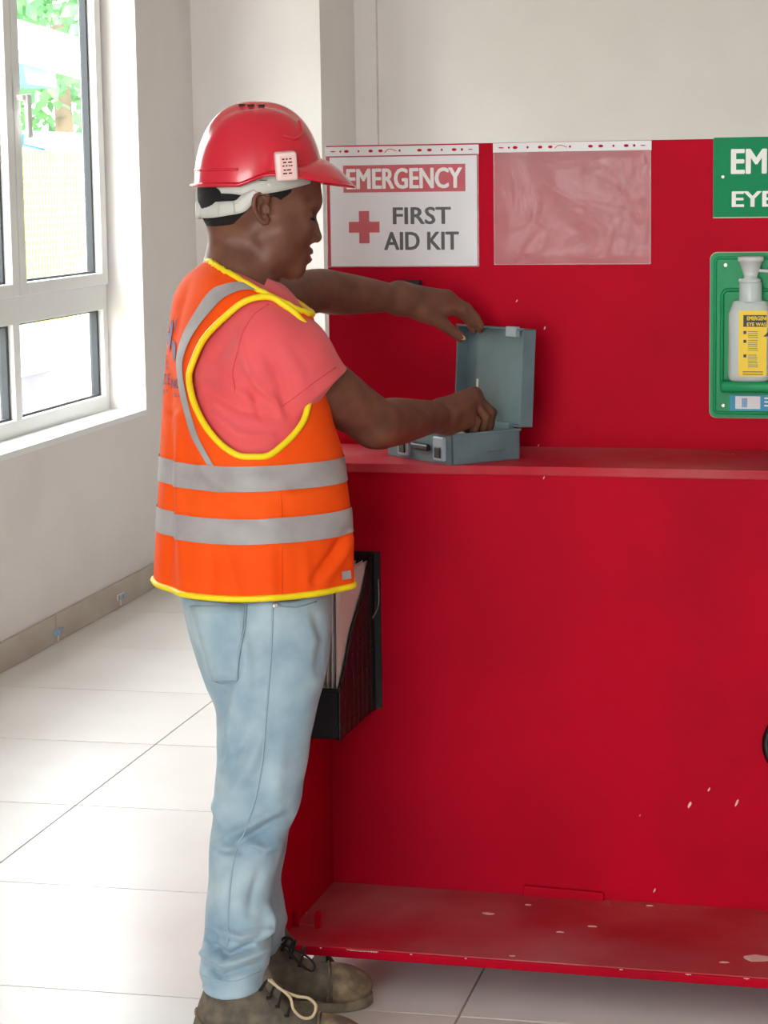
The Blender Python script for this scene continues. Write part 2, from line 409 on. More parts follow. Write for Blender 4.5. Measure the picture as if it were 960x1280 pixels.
for n, (a, b) in enumerate(win_y):
    build_window(n+1, b, n == 0)
    area_portal('window_daylight' if n == 0 else 'window_left_offscreen', (XW-WT-.02, (a+b)/2, (ZS+ZT)/2), (0, -math.pi/2, 0), ZT-ZS, b-a)

# tall glazed entrance opposite the cabinet, behind the camera
root = struct(empty('window_3', (GX0, YB-.1, GZ0))); L = GX1-GX0; Hh = GZ1-GZ0
for x in (0, L/3, 2*L/3, L): obj('mullion', box(max(0, x-.03), min(L, x+.03), -.03, .03, 0, Hh, .003), 'white_frame', root)
for z in (0, 2.1, Hh-.05): obj('rail', box(.03, L-.03, -.029, .029, z, z+.05, .003), 'white_frame', root)
for k in range(3):
    obj('pane', box(k*L/3+.03, (k+1)*L/3-.03, -.003, .003, .05, 2.1), 'pane', root); obj('pane', box(k*L/3+.03, (k+1)*L/3-.03, -.003, .003, 2.15, Hh-.05), 'pane', root)
area_portal('window_behind_offscreen', ((GX0+GX1)/2, YB-.22, (GZ0+GZ1)/2), (math.pi/2, 0, 0), L, Hh)

# ================================================================== CABINET
_c = fl(403, 1224); VF = float(CN@_c)-.043
_q = pl(406.7, 1182.7, CN, VF); ZSH = float(_q[2]); ZSB = ZSH-.016
_b = fl(417, 1102.5, ZSH); VL = float(CN@_b); UL = float(CU@_b)
ZM = float(pl(690, 583, CN, VL)[2]); VU = VL+.318; UR = .34; ZTOP = 1.561
UUL = oncab(407, 183, VU)[0]
cab = empty('display_cabinet', tuple(CU*UL+CN*VF), CYAW)
tag(cab, 'tall red painted plywood safety board with shelves on castors', 'cabinet')
def cb(name, u0, u1, v0, v1, z0, z1, m='red', bev=.002, par=None):
    return obj(name, box(u0-UL, u1-UL, v0-VF, v1-VF, z0, z1, bev), m, par or cab)
cb('bottom_shelf', UL-.018, UR+.018, VF, VU+.018, ZSB, ZSH, 'red_worn')
cb('shelf_lip', UL-.02, UR+.02, VF-.004, VF+.008, ZSB-.003, ZSH-.002, 'red', .003)
cb('side_panel', UL-.018, UL, VF+.006, VL+.01, ZSH-.001, ZM)
cb('side_panel', UR, UR+.018, VF+.006, VL+.01, ZSH-.001, ZM)
cb('front_panel', UL-.001, UR+.001, VL, VL+.016, ZSH-.001, ZM-.012)
cb('middle_shelf', UUL, UR+.03, VL-.006, VU+.004, ZM-.018, ZM, 'red_worn')
cb('upper_panel', UUL, UR+.03, VU, VU+.018, ZM-.3, ZTOP)
cb('rear_post', UL, UL+.04, VU-.03, VU+.01, ZSH-.002, ZM-.01); cb('rear_post', UR-.04, UR, VU-.03, VU+.01, ZSH-.002, ZM-.01)
# little corner bracket and a loose batten at the back of the shelf
br0, brz = oncab(388, 1150, VF+.12)
bk = cb('corner_bracket', br0-.03, br0+.022, VF+.10, VF+.112, ZSH-.001, ZSH+.006, 'red_worn', .001)
for du in (-.026, .016): cb('bracket_post', br0+du, br0+du+.009, VF+.092, VF+.112, ZSH-.001, ZSH+.03, 'red', .002)
bu = oncab(655, 1100, VL)[0]
obj('batten', xform(box(0, .16, -.012, 0, 0, .022, .002), Matrix.Translation((bu-UL, VL-VF+.001, ZSH-.001)) @ Matrix.Rotation(.03, 4, 'Y')), 'red', cab)
# paint chips
for px, py, v, s, nm in ((862, 1006, VL, .006, 0), (886, 987, VL, .004, 0), (921, 1004, VL, .007, 0), (680, 597, VL, .003, 0), (701, 592, VL, .002, 0), (646, 376, VU, .003, 0), (681, 410, VU, .0035, 0), (818, 1113, VL, .004, 0), (800, 1019, VL, .002, 0), (673, 557, VU, .003, 0)):
    u, z = oncab(px, py, v)
    P_ = [(u-UL+(s*(.5+.5*random.random()))*math.cos(a)*.55+s*.4*math.sin(a), z+s*(.7+.5*random.random())*math.sin(a)) for a in np.linspace(0, 2*math.pi, 9)[:-1]]
    obj('paint_chip', prism(P_, v-VF-.0006, v-VF+.0005), 'chip', cab)
for px, py, s in ((490+120, 1142, .011), (700, 1165, .006), (812, 1132, .006), (948, 1198, .03), (740, 1158, .007), (660, 1131, .006), (640, 1195, .005), (905, 1203, .008)):
    p = fl(px, py, ZSH); u, v = CU@p-UL, CN@p-VF
    P_ = [(u+s*(.8+.6*random.random())*math.cos(a), v+s*.55*(.6+.7*random.random())*math.sin(a)) for a in np.linspace(0, 2*math.pi, 11)[:-1]]
    obj('paint_chip', prism(P_, ZSH-.0005, ZSH+.0006, (0, 1, 2)), 'chip', cab)
# worn edge chips along the front lip
for k in range(24):
    u = random.uniform(UL+.05, UR)-UL; s = random.choice((.002, .003, .005, .009, .016)); n_ = 7
    top = [(u-s+2*s*q/n_, ZSH-.0019) for q in range(n_+1)]; bot = [(u+s-2*s*q/n_, ZSH-.0024-.0022*random.random()*math.sin(math.pi*(q+.5)/(n_+1))) for q in range(n_+1)]
    obj('edge_chip', prism(top+bot, -.0046, -.003), 'chip', cab)
# castors
def castor(u, v):
    c = empty('castor', (u-UL, v-VF, 0)); c.parent = cab
    w = obj('wheel', xform(lathe([(.004, -.011), (.019, -.011), (.024, -.008), (.0245, 0), (.024, .008), (.019, .011), (.004, .011)], 24), Matrix.Translation((0, 0, .0245)) @ Matrix.Rotation(math.pi/2, 4, 'X')), 'rubber', c, True)
    obj('hub', xform(lathe([(.002, -.0125), (.012, -.0125), (.013, -.0105), (.013, .0105), (.012, .0125), (.002, .0125)], 18), Matrix.Translation((0, 0, .0245)) @ Matrix.Rotation(math.pi/2, 4, 'X')), 'steel', c, True)
    obj('fork', join(box(-.012, .012, .0125, .015, .02, .058), box(-.012, .012, -.015, -.0125, .04, .058), box(-.014, .014, -.015, .015, .056, .06), box(-.022, .022, -.022, .022, .0595, ZSB+.001)), 'steel', c)
cu_ = float(CU@_c)
for u, v in ((cu_, VF+.043), (UR-.07, VF+.043), (cu_, VU-.03), (UR-.07, VU-.03)): castor(u, v)

# black round fitting near the right end of the lower panel
u0, z0 = oncab(953, 928, VL); R0 = .068
rd = empty('round_disc', tuple(CU*(u0+R0)+CN*VL+np.array([0, 0, z0])), CYAW); tag(rd, 'black round disc fitted to the red lower panel', 'disc')
RX = Matrix.Rotation(math.pi/2, 4, 'X')
obj('rim', xform(lathe([(.052, -.001), (R0, -.001), (R0, .012), (R0-.006, .018), (.056, .018), (.052, .012)], 40), RX), 'black', rd, True)
obj('face', xform(lathe([(.003, .0), (.054, .0), (.054, .010), (.02, .013), (.003, .013)], 40), RX), 'mesh_black', rd, True)

# ---- things on the upper panel (local u, v, z with origin on the panel)
def on_panel(name, v=None):
    v = VU if v is None else v
    o = empty(name, tuple(CN*v), CYAW); return o
def uz(px, py, v=None): return oncab(px, py, VU if v is None else v)
def place(o, u, z):
    """move the empty to its own base and shift its children back"""
    o.location = tuple(CU*u+CN*VU+np.array([0, 0, z]))
    for c in o.children:
        c.location = (c.location.x-u, c.location.y, c.location.z-z)
def sleeve(name, pxl, pxr, pyt, pyb, film, label):
    o = on_panel(name); tag(o, label, 'sign' if 'EMERG' in label or 'first' in label else 'plastic sleeve')
    u0, z1 = uz(pxl, pyt); u1, _ = uz(pxr, pyt); _, z0 = uz(pxl, pyb)
    hs = .019
    # film: thin wavy sheet with thickness
    def fn(s, t):
        b = .0035+.0016*math.sin(9*s+2*t)*math.sin(7*t)+.0012*math.sin(23*s*t+1)
        e = min(s, 1-s, t, 1-t)*14
        return (u0+(u1-u0)*s, -.0012-b*min(1, e), z0+(z1-hs-z0)*t)
    V, F = grid_vf(fn, 28, 22)
    obj('film', (V, F), film, o, True)
    st = obj('punched_strip', box(u0-.001, u1+.001, -.0026, -.0004, z1-hs, z1, .0004), 'sleeve_strip', o)
    for k, (q, rx, ry) in enumerate(((.05, .006, .0012), (.1, .0022, .0022), (.14, .0052, .0032), (.22, .0022, .0026), (.30, .0048, .003), (.365, .0048, .003), (.49, .0022, .0026), (.62, .0052, .003), (.685, .0052, .003), (.765, .0022, .0026), (.845, .0052, .003), (.895, .0026, .0028), (.95, .0055, .001))):
        obj('punch_hole', prism(disc_poly(u0+(u1-u0)*q, z1-hs*.5, rx, ry, 10), -.0029, -.0024), 'red', o)
    # moulded arch mark in the middle of the strip
    cx = u0+(u1-u0)*.43
    obj('strip_mark', tube([(cx-.012, -.0028, z1-.013), (cx-.006, -.0028, z1-.007), (cx, -.0028, z1-.006), (cx+.007, -.0028, z1-.008), (cx+.013, -.0028, z1-.011)], .0008, 5), 'sign_red', o)
    for a, b in ((u0, u0+.0016), (u1-.0016, u1)): obj('seam', box(a, b, -.003, -.0006, z0, z1-hs), 'sleeve_film_empty', o)
    obj('seam', box(u0, u1, -.003, -.0006, z0, z0+.0016), 'sleeve_film_empty', o)
    return o, u0, u1, z0, z1
s1, a0, a1, b0, b1 = sleeve('first_aid_sign', 407, 598, 184, 334, 'sleeve_film', 'white EMERGENCY FIRST AID KIT paper sign in clear punched sleeve')
def T(px, py): return uz(px, py)
pu0, pz1 = T(412, 197); pu1, pz0 = T(597, 332)
sheet = obj('paper_sheet', box(pu0, pu1, -.0011, -.0004, pz0, pz1), 'paper', s1)
ru0, rz1 = T(429, 207); ru1, rz0 = T(582, 239)
obj('red_banner', box(ru0, ru1, -.0015, -.001, rz0, rz1), 'sign_red', sheet)
tu0, tz1 = T(433, 211); tu1, tz0 = T(578, 235)
obj('lettering', text_uv('EMERGENCY', tu0, tu1, tz0, tz1, -.0015, .0003, .035), 'ink_white', sheet)
for s, xa, xb, ya, yb in (('FIRST', 491, 564, 259, 280), ('AID KIT', 480, 574, 290, 312)):
    q0, q1 = T(xa, ya); q2, q3 = T(xb, yb); obj('lettering', text_uv(s, q0, q2, q3, q1, -.0011, .0004, .035), 'ink_black', sheet)
c0, c1 = T(436, 264); c2, c3 = T(475, 304); cw = (c2-c0)/3
obj('red_cross', join(box(c0, c2, -.0015, -.001, c3+cw, c1-cw), box(c0+cw, c2-cw, -.00151, -.001, c3, c1)), 'sign_red', sheet)
place(s1, (a0+a1)/2, b0)
s2, a0, a1, b0, b1 = sleeve('document_sleeve', 617, 814, 179, 331, 'sleeve_film_empty', 'empty clear plastic punched sleeve taped on red panel')
place(s2, (a0+a1)/2, b0)
# small black device behind the far wrist
k0, k1 = uz(495, 350); k2, k3 = uz(528, 384)
dv = on_panel('socket_box'); tag(dv, 'small black switch box on the panel behind the wrist', 'switch box')
obj('body', box(k0, k2, -.02, 0, k3, k1, .003), 'black', dv)
obj('button', xform(lathe([(.0005, 0), (.003, 0), (.003, .002), (.0005, .0025)], 12), Matrix.Translation((k2-.008, -.0195, k1-.012)) @ RX), 'steel', dv)
place(dv, (k0+k2)/2, k3)
# green eye-wash sign
g0, g1 = uz(892, 172); _, g3 = uz(891, 272); gw = .40
gs = on_panel('eye_wash_sign'); tag(gs, 'green plastic EMERGENCY EYE WASH sign with white letters', 'sign')
obj('plate', prism(rrect(g0, g0+gw, g3, g1, .003, 2), -.003, 0), 'sign_green', gs)
obj('plate_edge', box(g0, g0+gw, -.0032, -.0004, g3-.0012, g3+.0008), 'tray_edge', gs)
e0, e1 = uz(914, 186); _, e3 = uz(914, 218); obj('lettering', text_uv('EMERGENCY', e0, g0+gw-.03, e3, e1, -.003, .0005, .04), 'ink_white', gs)
e0, e1 = uz(915, 239); _, e3 = uz(915, 259); obj('lettering', text_uv('EYE WASH', e0, e0+.255, e3, e1, -.003, .0005, .04), 'ink_white', gs)
for px, py in ((904, 221),): 
    q0, q1 = uz(px, py); obj('screw', xform(lathe([(.0005, 0), (.004, 0), (.003, .002), (.0005, .002)], 10), Matrix.Translation((q0, -.003, q1)) @ RX), 'steel', gs)
place(gs, g0+gw/2, g3)
# eye wash station
t0, t1 = uz(888, 315); _, t3 = uz(888, 522); tw = .42
st = on_panel('eye_wash_station'); tag(st, 'green moulded eye wash station backboard on red panel', 'eye wash station')
obj('backboard', prism(rrect(t0, t0+tw, t3, t1, .014, 5), -.004, 0), 'tray_edge', st)
obj('tray', prism(rrect(t0+.0015, t0+tw-.0015, t3+.0015, t1-.0015, .013, 5), -.012, -.003, bev=.002), 'tray_green', st)
def ring_frame(u0, u1, z0, z1, r, w, d0, d1, seg=5):
    P = rrect(u0, u1, z0, z1, r, seg); return tube([(a, -d0, b) for a, b in P], w, 8, True)
obj('raised_rim', ring_frame(t0+.0115, t0+tw-.0115, t3+.0115, t1-.0115, .008, .0035, .0115, 0), 'tray_green', st, True)
p0, p1 = uz(902, 362); p2, p3 = uz(960, 488)
obj('bottle_recess', ring_frame(p0+.003, p0+.145, p3, p1, .012, .004, .013, 0), 'tray_green', st, True)
l0, l1 = uz(903, 470); obj('bottle_ledge', box(p0+.004, p0+.142, -.060, -.01, p3+.0, p3+.022, .006), 'tray_green', st, True)
for px, py in ((908, 331), (905, 506)):
    q0, q1 = uz(px, py); obj('screw', xform(lathe([(.0005, 0), (.0048, 0), (.0036, .0022), (.0005, .0022)], 10), Matrix.Translation((q0, -.0118, q1)) @ RX), 'steel', st)
q0, q1 = uz(913, 493); q2, q3 = uz(960, 513)
bl = obj('blue_strip', box(q0, q0+.30, -.0126, -.0115, q3, q1), 'label_blue', st)
w0, w1 = uz(920, 494.5); w2, w3 = uz(951, 510.5)
obj('picture', box(w0, w2, -.0131, -.0124, w3, w1), 'paper', bl); obj('picture_bottle', box(w0+.013, w0+.024, -.0134, -.0129, w3+.003, w1-.004), 'label_pic', bl)
for k in range(3): obj('text_line', box(w2+.008, w2+.06, -.0130, -.0125, w1-.005-k*.0075, w1-.002-k*.0075), 'ink_white', bl)
place(st, t0+tw/2, t3)
# bottle standing in the station
bu0, bz1 = uz(913.5, 380); bu1, bz0 = uz(965, 474.5); bw = (bu1-bu0)
cxb = bu0+bw/2; _, zc0 = uz(930, 378); _, zc1 = uz(930, 352); _, zc2 = uz(930, 320)
bt = on_panel('eye_wash_bottle'); tag(bt, 'white eye wash bottle with yellow label in green station', 'bottle')
def rounded_loft(prof, n=32, e=3.2, y0=0):
    V = []; F = []
    for rx, ry, z in prof:
        for k in range(n):
            a = 2*math.pi*k/n; c, s = math.cos(a), math.sin(a)
            V.append((cxb+rx*math.copysign(abs(c)**(2/e), c), y0+ry*math.copysign(abs(s)**(2/e), s), z))
    for i in range(len(prof)-1):
        for k in range(n): F.append((i*n+k, i*n+(k+1) % n, (i+1)*n+(k+1) % n, (i+1)*n+k))
    F.append(tuple(range(n))[::-1]); F.append(tuple((len(prof)-1)*n+k for k in range(n))); return V, F
yb_ = -.037; hb = bw/2
_, zs_ = uz(930, 388)
obj('body', rounded_loft([(hb*.8, .018, bz0), (hb*.95, .023, bz0+.004), (hb, .0245, bz0+.012), (hb*.99, .0245, bz0+.06), (hb, .0245, zs_-.005), (hb*.96, .0235, zs_), (hb*.8, .02, zc0+.004), (hb*.58, .017, zc0+.006)], 40, 3.2, yb_), 'bottle', bt, True)
nk0, _ = uz(926, 370); nk1, _ = uz(954.5, 370); rn = (nk1-nk0)/2; cxn = (nk0+nk1)/2
def lz(prof, y=yb_, sx=1., sy=1.): return [(x+cxn, yy+y, z) for x, yy, z in lathe(prof, 28, sx, sy)[0]], lathe(prof, 28)[1]
obj('neck_collar', lz([(rn*.3, zc0+.002), (rn*.98, zc0+.002), (rn, zc0+.006), (rn, zc1-.003), (rn*.95, zc1), (rn*.3, zc1)]), 'bottle', bt, True)
obj('funnel_cap', lz([(rn*.3, zc1-.001), (rn*.9, zc1-.001), (rn*.88, zc1+.006), (rn*.55, zc1+.010), (rn*.7, zc1+.02), (rn*1.0, zc2-.010), (rn*1.14, zc2-.009), (rn*1.14, zc2), (rn*.9, zc2), (rn*.6, zc2-.01), (rn*.3, zc2-.014)]), 'bottle_clear', bt, True)
obj('cap_tab', box(cxn-rn-.001, cxn-rn+.012, yb_-.006, yb_+.006, zc1, zc1+.008, .003), 'bottle', bt)
obj('strap', tube([(cxn+rn*.6, yb_, zc1+.024), (cxn+rn*1.5, yb_+.004, zc1+.022), (cxn+rn*2.6, yb_+.01, zc1+.018)], .0035, 8), 'bottle', bt, True)
lu0, lz1 = uz(927.5, 386); _, lz0 = uz(928, 467); fv = yb_-.0252
lb = obj('label', prism(rrect(lu0, cxb+hb*.86, lz0, lz1, .004, 3), fv, fv+.003), 'label_yellow', bt)
h0, h1 = uz(933, 391.5); _, h3 = uz(933, 406); obj('label_header', box(h0, cxb+hb*.84, fv-.0005, fv+.0002, h3, h1), 'ink_black', lb)
x0, x1 = uz(937.5, 393); _, x3 = uz(937.5, 398); obj('lettering', text_uv('EMERGENCY', x0, x0+.048, x3, x1, fv-.0005, .0002, .03), 'label_yellow', lb)
x0, x1 = uz(937.5, 400.5); _, x3 = uz(937.5, 405); obj('lettering', text_uv('EYE WASH', x0, x0+.044, x3, x1, fv-.0005, .0002, .03), 'label_yellow', lb)
for k, (py, nl) in enumerate(((411, 4), (422, 6), (440, 7))):
    x0, z0_ = uz(933, py); obj('step_badge', box(x0, x0+.0058, fv-.0004, fv+.0002, z0_-.006, z0_), 'ink_black', lb)
    for q in range(nl):
        x0, z0_ = uz(938.5, py+.5+q*2.4); obj('text_line', box(x0, x0+.021-.004*random.random(), fv-.0003, fv+.0002, z0_-.0014, z0_), 'kit_grey', lb)
for py in (461, 464):
    x0, z0_ = uz(932, py); obj('text_line', box(x0, x0+.04, fv-.0003, fv+.0002, z0_-.0016, z0_), 'ink_black', lb)
x0, x1 = uz(957.5, 411); _, x3 = uz(957, 418); obj('label_mark', prism([(x0, x3), (x0+.012, x3), (x0+.012, x1)], fv-.0004, fv+.0002), 'ink_black', lb)
place(bt, cxb, bz0)

# ---- black file holder on the lower panel
hu1, hz1 = oncab(478, 692, VL); hu1b, hz0 = oncab(467, 885, VL); hu1 = (hu1+hu1b)/2
dH = -float(CN@pl(430, 915, CU, hu1))+VL
hu1 -= .007; hu0 = hu1-.115
fh = empty('file_holder', tuple(CU*((hu0+hu1)/2)+CN*VL+np.array([0, 0, hz0])), CYAW); tag(fh, 'black wire mesh file holder fixed to red panel behind the man', 'file holder')
hw = (hu1-hu0)/2; HH = hz1-hz0
def side_poly(): 
    return [(-.002, 0), (-.002, HH), (-.02, HH-.004), (-dH*.30, HH*.80), (-dH*.62, HH*.62), (-dH*.85, HH*.40), (-dH, HH*.30), (-dH, 0)]
for s, x in ((-1, -hw), (1, hw-.003)):
    obj('side_panel', prism(side_poly(), x, x+.003, (1, 2, 0)), 'mesh_black', fh)
    P = [(x+.0015, a, b) for a, b in side_poly()]; obj('edge_wire', tube(P, .0032, 6, True), 'black', fh, True)
obj('back_plate', box(-hw, hw+.014, -.003, 0, -.0, HH+.004), 'black', fh); obj('front_plate', box(-hw, hw, -dH, -dH+.003, 0, HH*.30), 'black', fh)
obj('front_lip', tube([(-hw, -dH, HH*.30), (hw, -dH, HH*.30)], .004, 6), 'black', fh); obj('bottom', box(-hw, hw, -dH, 0, 0, .003), 'black', fh)
# faint wire grid of the right-hand side
wv = []
for k in range(1, 8):
    y = -dH*k/8.; top = np.interp(-y, [0.02, dH*.30, dH*.62, dH*.85, dH], [HH-.004, HH*.8, HH*.62, HH*.4, HH*.3]); wv.append(box(hw, hw+.0012, y-.0006, y+.0006, .004, top-.003))
for k in range(1, 12):
    z = HH*k/13.; ext = np.interp(z, [HH*.3, HH*.4, HH*.62, HH*.8, HH], [dH, dH*.85, dH*.62, dH*.3, .02]); wv.append(box(hw, hw+.0012, -ext+.004, -.003, z-.0006, z+.0006))
obj('wire_grid', join(*wv), 'black', fh)['kind'] = 'stuff'
obj('strap', tube(smooth_path([(hw+.010, -.004, HH-.05), (hw+.012, -.012, HH-.10), (hw+.004, -.03, HH-.125)], 6), .0012, 6), 'steel', fh, True)
# papers standing in the holder
PAP = ['paper_pink', 'paper', 'paper_pink', 'paper', 'paper_pink', 'paper']
base = np.array(CU*((hu0+hu1)/2)+CN*VL+np.array([0, 0, hz0+.003]))
for k in range(5):
    x = hw-.010-k*.010; yt = -.035-.010*k; d = dH-.03-.006*k
    def pf(s, t, x=x, k=k):
        return (x+.003*math.sin(2.5*t+k*.3)*t+.002*t*t*(k % 2), -.02-.004*k-(d)*s, .30*t)
    V = []; n = 7
    for q in range(2):
        for i in range(n):
            for j in range(n):
                p = pf(i/(n-1), j/(n-1)); V.append((p[0]+q*.0012, p[1], p[2]))
    F = []
    for q in range(2):
        for i in range(n-1):
            for j in range(n-1):
                a = q*n*n+i*n+j; F.append((a, a+n, a+n+1, a+1) if q else (a, a+1, a+n+1, a+n))
    bd = [i*n for i in range(n)]+[(n-1)*n+j for j in range(1, n)]+[i*n+n-1 for i in range(n-2, -1, -1)]+[j for j in range(n-2, 0, -1)]
    for i in range(len(bd)): a, b = bd[i], bd[(i+1) % len(bd)]; F.append((a, b, b+n*n, a+n*n))
    ob = obj('paper_sheet', (V, F), PAP[k], None, True, tuple(base), CYAW)
    tag(ob, ('pinkish' if 'pink' in PAP[k] else 'white')+' paper sheet standing upright in the black file holder', 'paper', 'papers in the file holder')

# ================================================================== PERSON FRAME
O = fl(320, 1275); E1 = np.array([_cy, _sy, 0.]); E2 = np.array([-_sy, _cy, 0.])
def P(px, py, w):
    p = pl(px, py, E2, E2@O+w)-O; return np.array([p@E1, p@E2, p[2]])
def to_local(p): d = np.array(p)-O; return np.array([d@E1, d@E2, d[2]])
CAML = to_local(CAM); FWDL = np.array([FWD@E1, FWD@E2, FWD[2]]); RGTL = np.array([RGT@E1, RGT@E2, RGT[2]]); UPL = np.array([UPV@E1, UPV@E2, UPV[2]])
def proj(V):
    d = np.asarray(V)-CAML; z = d@FWDL; return np.stack([480+FPX*(d@RGTL)/z, 640-FPX*(d@UPL)/z], -1)
def raydir(px, py):
    r = ray(px, py); return Vector((r@E1, r@E2, r[2])).normalized()
CAMV = Vector(CAML)
def hit(bvh, px, py, off=0.):
    h, n, i, d = bvh.ray_cast(CAMV, raydir(px, py))
    if h is None:
        for k in range(1, 40):
            for sx, sy in ((1, 0), (-1, 0), (0, 1), (0, -1)):
                h, n, i, d = bvh.ray_cast(CAMV, raydir(px+sx*k, py+sy*k))
                if h is not None: break
            if h is not None: break
    n = n if n.dot(h-CAMV) < 0 else -n
    return np.array(h+n*off), np.array(n)

# ---- signed distance sculpting
class Sculpt:
    def __init__(s, xs, ys, zs):
        s.xs, s.ys, s.zs = [np.asarray(a, np.float32) for a in (xs, ys, zs)]
        s.F = np.full((len(xs), len(ys), len(zs)), .06, np.float32)
    def sl(s, lo, hi):
        r = []
        for a, l, h in zip((s.xs, s.ys, s.zs), lo, hi):
            r.append(slice(max(int(np.searchsorted(a, l))-1, 0), min(int(np.searchsorted(a, h))+1, len(a))))
        return tuple(r)
    def grid(s, sl): return s.xs[sl[0]][:, None, None], s.ys[sl[1]][None, :, None], s.zs[sl[2]][None, None, :]
    def put(s, sl, D, k, op='u'):
        A = s.F[sl]
        if op == 'u':
            h = np.maximum(k-np.abs(A-D), 0)/max(k, 1e-6); s.F[sl] = np.minimum(A, D)-h*h*k*.25
        else:
            D = -D; h = np.maximum(k-np.abs(A-D), 0)/max(k, 1e-6); s.F[sl] = np.maximum(A, D)+h*h*k*.25
    def cone(s, p, r1, q, r2, k=.012, op='u', cut=None):
        p = np.array(p, float); q = np.array(q, float); m = max(r1, r2)+k+.02
        sl = s.sl(np.minimum(p, q)-m, np.maximum(p, q)+m); X, Y, Z = s.grid(sl)
        d = q-p; L2 = d@d+1e-9
        t = np.clip(((X-p[0])*d[0]+(Y-p[1])*d[1]+(Z-p[2])*d[2])/L2, 0, 1)
        D = np.sqrt((X-p[0]-t*d[0])**2+(Y-p[1]-t*d[1])**2+(Z-p[2]-t*d[2])**2)-(r1+(r2-r1)*t)
        if cut is not None:
            c, n = np.array(cut[0], float), np.array(cut[1], float); D = np.maximum(D, (X-c[0])*n[0]+(Y-c[1])*n[1]+(Z-c[2])*n[2])
        s.put(sl, D.astype(np.float32), k, op)
    def chain(s, pts, k=.012):
        for (p, r), (q, r2) in zip(pts[:-1], pts[1:]): s.cone(p, r, q, r2, k)
    def limb(s, pts, n=7, k0=.02):
        q = smooth_path([np.append(p, r) for p, r in pts], n)
        for i, (a, b) in enumerate(zip(q[:-1], q[1:])): s.cone(a[:3], a[3], b[:3], b[3], k0 if i == 0 else .001)
    def ell(s, c, r, R=None, k=.012, op='u'):
        c = np.array(c, float); r = np.array(r, float); m = max(r)+k+.015; sl = s.sl(c-m, c+m); X, Y, Z = s.grid(sl)
        R = np.eye(3) if R is None else R
        q = [((X-c[0])*R[0, i]+(Y-c[1])*R[1, i]+(Z-c[2])*R[2, i])/r[i] for i in range(3)]
        D = (np.sqrt(q[0]**2+q[1]**2+q[2]**2)-1)*min(r)
        s.put(sl, D.astype(np.float32), k, op)
    def loft(s, z, ca, cw, A, B, phi, k=.02, e=2., zlo=None, zhi=None):
        """stacked (super)ellipses: arrays over ascending z; A along phi, B across"""
        zlo = z[0] if zlo is None else zlo; zhi = z[-1] if zhi is None else zhi
        m = max(max(A), max(B))+.04
        sl = s.sl((min(ca)-m, min(cw)-m, zlo-.03), (max(ca)+m, max(cw)+m, zhi+.03)); X, Y, Z = s.grid(sl)
        zz = s.zs[sl[2]]; f = lambda a: np.interp(zz, z, a)[None, None, :]
        ph = f(phi) if hasattr(phi, '__len__') else phi
        dx, dy = X-f(ca), Y-f(cw); u = dx*np.cos(ph)+dy*np.sin(ph); v = -dx*np.sin(ph)+dy*np.cos(ph)
        Aa, Bb = f(A), f(B); g = (np.abs(u/Aa)**e+np.abs(v/Bb)**e)**(1/e)
        D = (g-1)*np.minimum(Aa, Bb); D = np.maximum(D, np.maximum(zlo-Z, Z-zhi))
        s.put(sl, D.astype(np.float32), k)
    def mesh(s):
        F = s.F; S = F < 0; nx, ny, nz = F.shape
        c = np.zeros((nx-1, ny-1, nz-1), np.int8)
        for i in (0, 1):
            for j in (0, 1):
                for l in (0, 1): c += S[i:nx-1+i, j:ny-1+j, l:nz-1+l]
        act = (c > 0) & (c < 8); I, J, K = np.nonzero(act); n = len(I)
        idx = np.full(act.shape, -1, np.int64); idx[I, J, K] = np.arange(n)
        acc = np.zeros((n, 3)); cnt = np.zeros(n)
        cor = [(i, j, l) for i in (0, 1) for j in (0, 1) for l in (0, 1)]
        fv = {q: F[I+q[0], J+q[1], K+q[2]].astype(float) for q in cor}
        pos = {q: np.stack([s.xs[I+q[0]], s.ys[J+q[1]], s.zs[K+q[2]]], -1).astype(float) for q in cor}
        for a in cor:
            for ax in range(3):
                if a[ax]: continue
                b = list(a); b[ax] = 1; b = tuple(b); fa, fb = fv[a], fv[b]; ch = (fa < 0) != (fb < 0)
                t = np.where(ch, fa/np.where(fa == fb, 1, fa-fb), 0)
                acc += np.where(ch[:, None], pos[a]+(pos[b]-pos[a])*t[:, None], 0); cnt += ch
        V = acc/cnt[:, None]; faces = []
        for ax in range(3):
            o1, o2 = [(1, 2), (2, 0), (0, 1)][ax]
            s0 = [slice(None)]*3; s1_ = [slice(None)]*3; s0[ax] = slice(0, -1); s1_[ax] = slice(1, None)
            A, Bq = S[tuple(s0)], S[tuple(s1_)]; e = np.stack(np.nonzero(A != Bq), -1)
            ok = (e[:, o1] > 0) & (e[:, o2] > 0) & (e[:, o1] < F.shape[o1]-1) & (e[:, o2] < F.shape[o2]-1); e = e[ok]
            ins = A[e[:, 0], e[:, 1], e[:, 2]]
            def at(d1, d2):
                q = e.copy(); q[:, o1] -= d1; q[:, o2] -= d2; return idx[q[:, 0], q[:, 1], q[:, 2]]
            q = np.stack([at(1, 1), at(0, 1), at(0, 0), at(1, 0)], -1); q = np.where(ins[:, None], q, q[:, ::-1]); faces.append(q)
        return V, np.concatenate(faces)
def relax(V, F, it=2, lam=.5, keep=None):
    E_ = np.concatenate([F[:, [0, 1]], F[:, [1, 2]], F[:, [2, 3]], F[:, [3, 0]]]); E_ = np.concatenate([E_, E_[:, ::-1]])
    deg = np.bincount(E_[:, 0], minlength=len(V))[:, None]
    for _ in range(it):
        for l in (lam, -lam*1.04):
            S = np.stack([np.bincount(E_[:, 0], V[E_[:, 1], i], len(V)) for i in range(3)], -1)/np.maximum(deg, 1)
            V = V+l*(S-V)
    return V
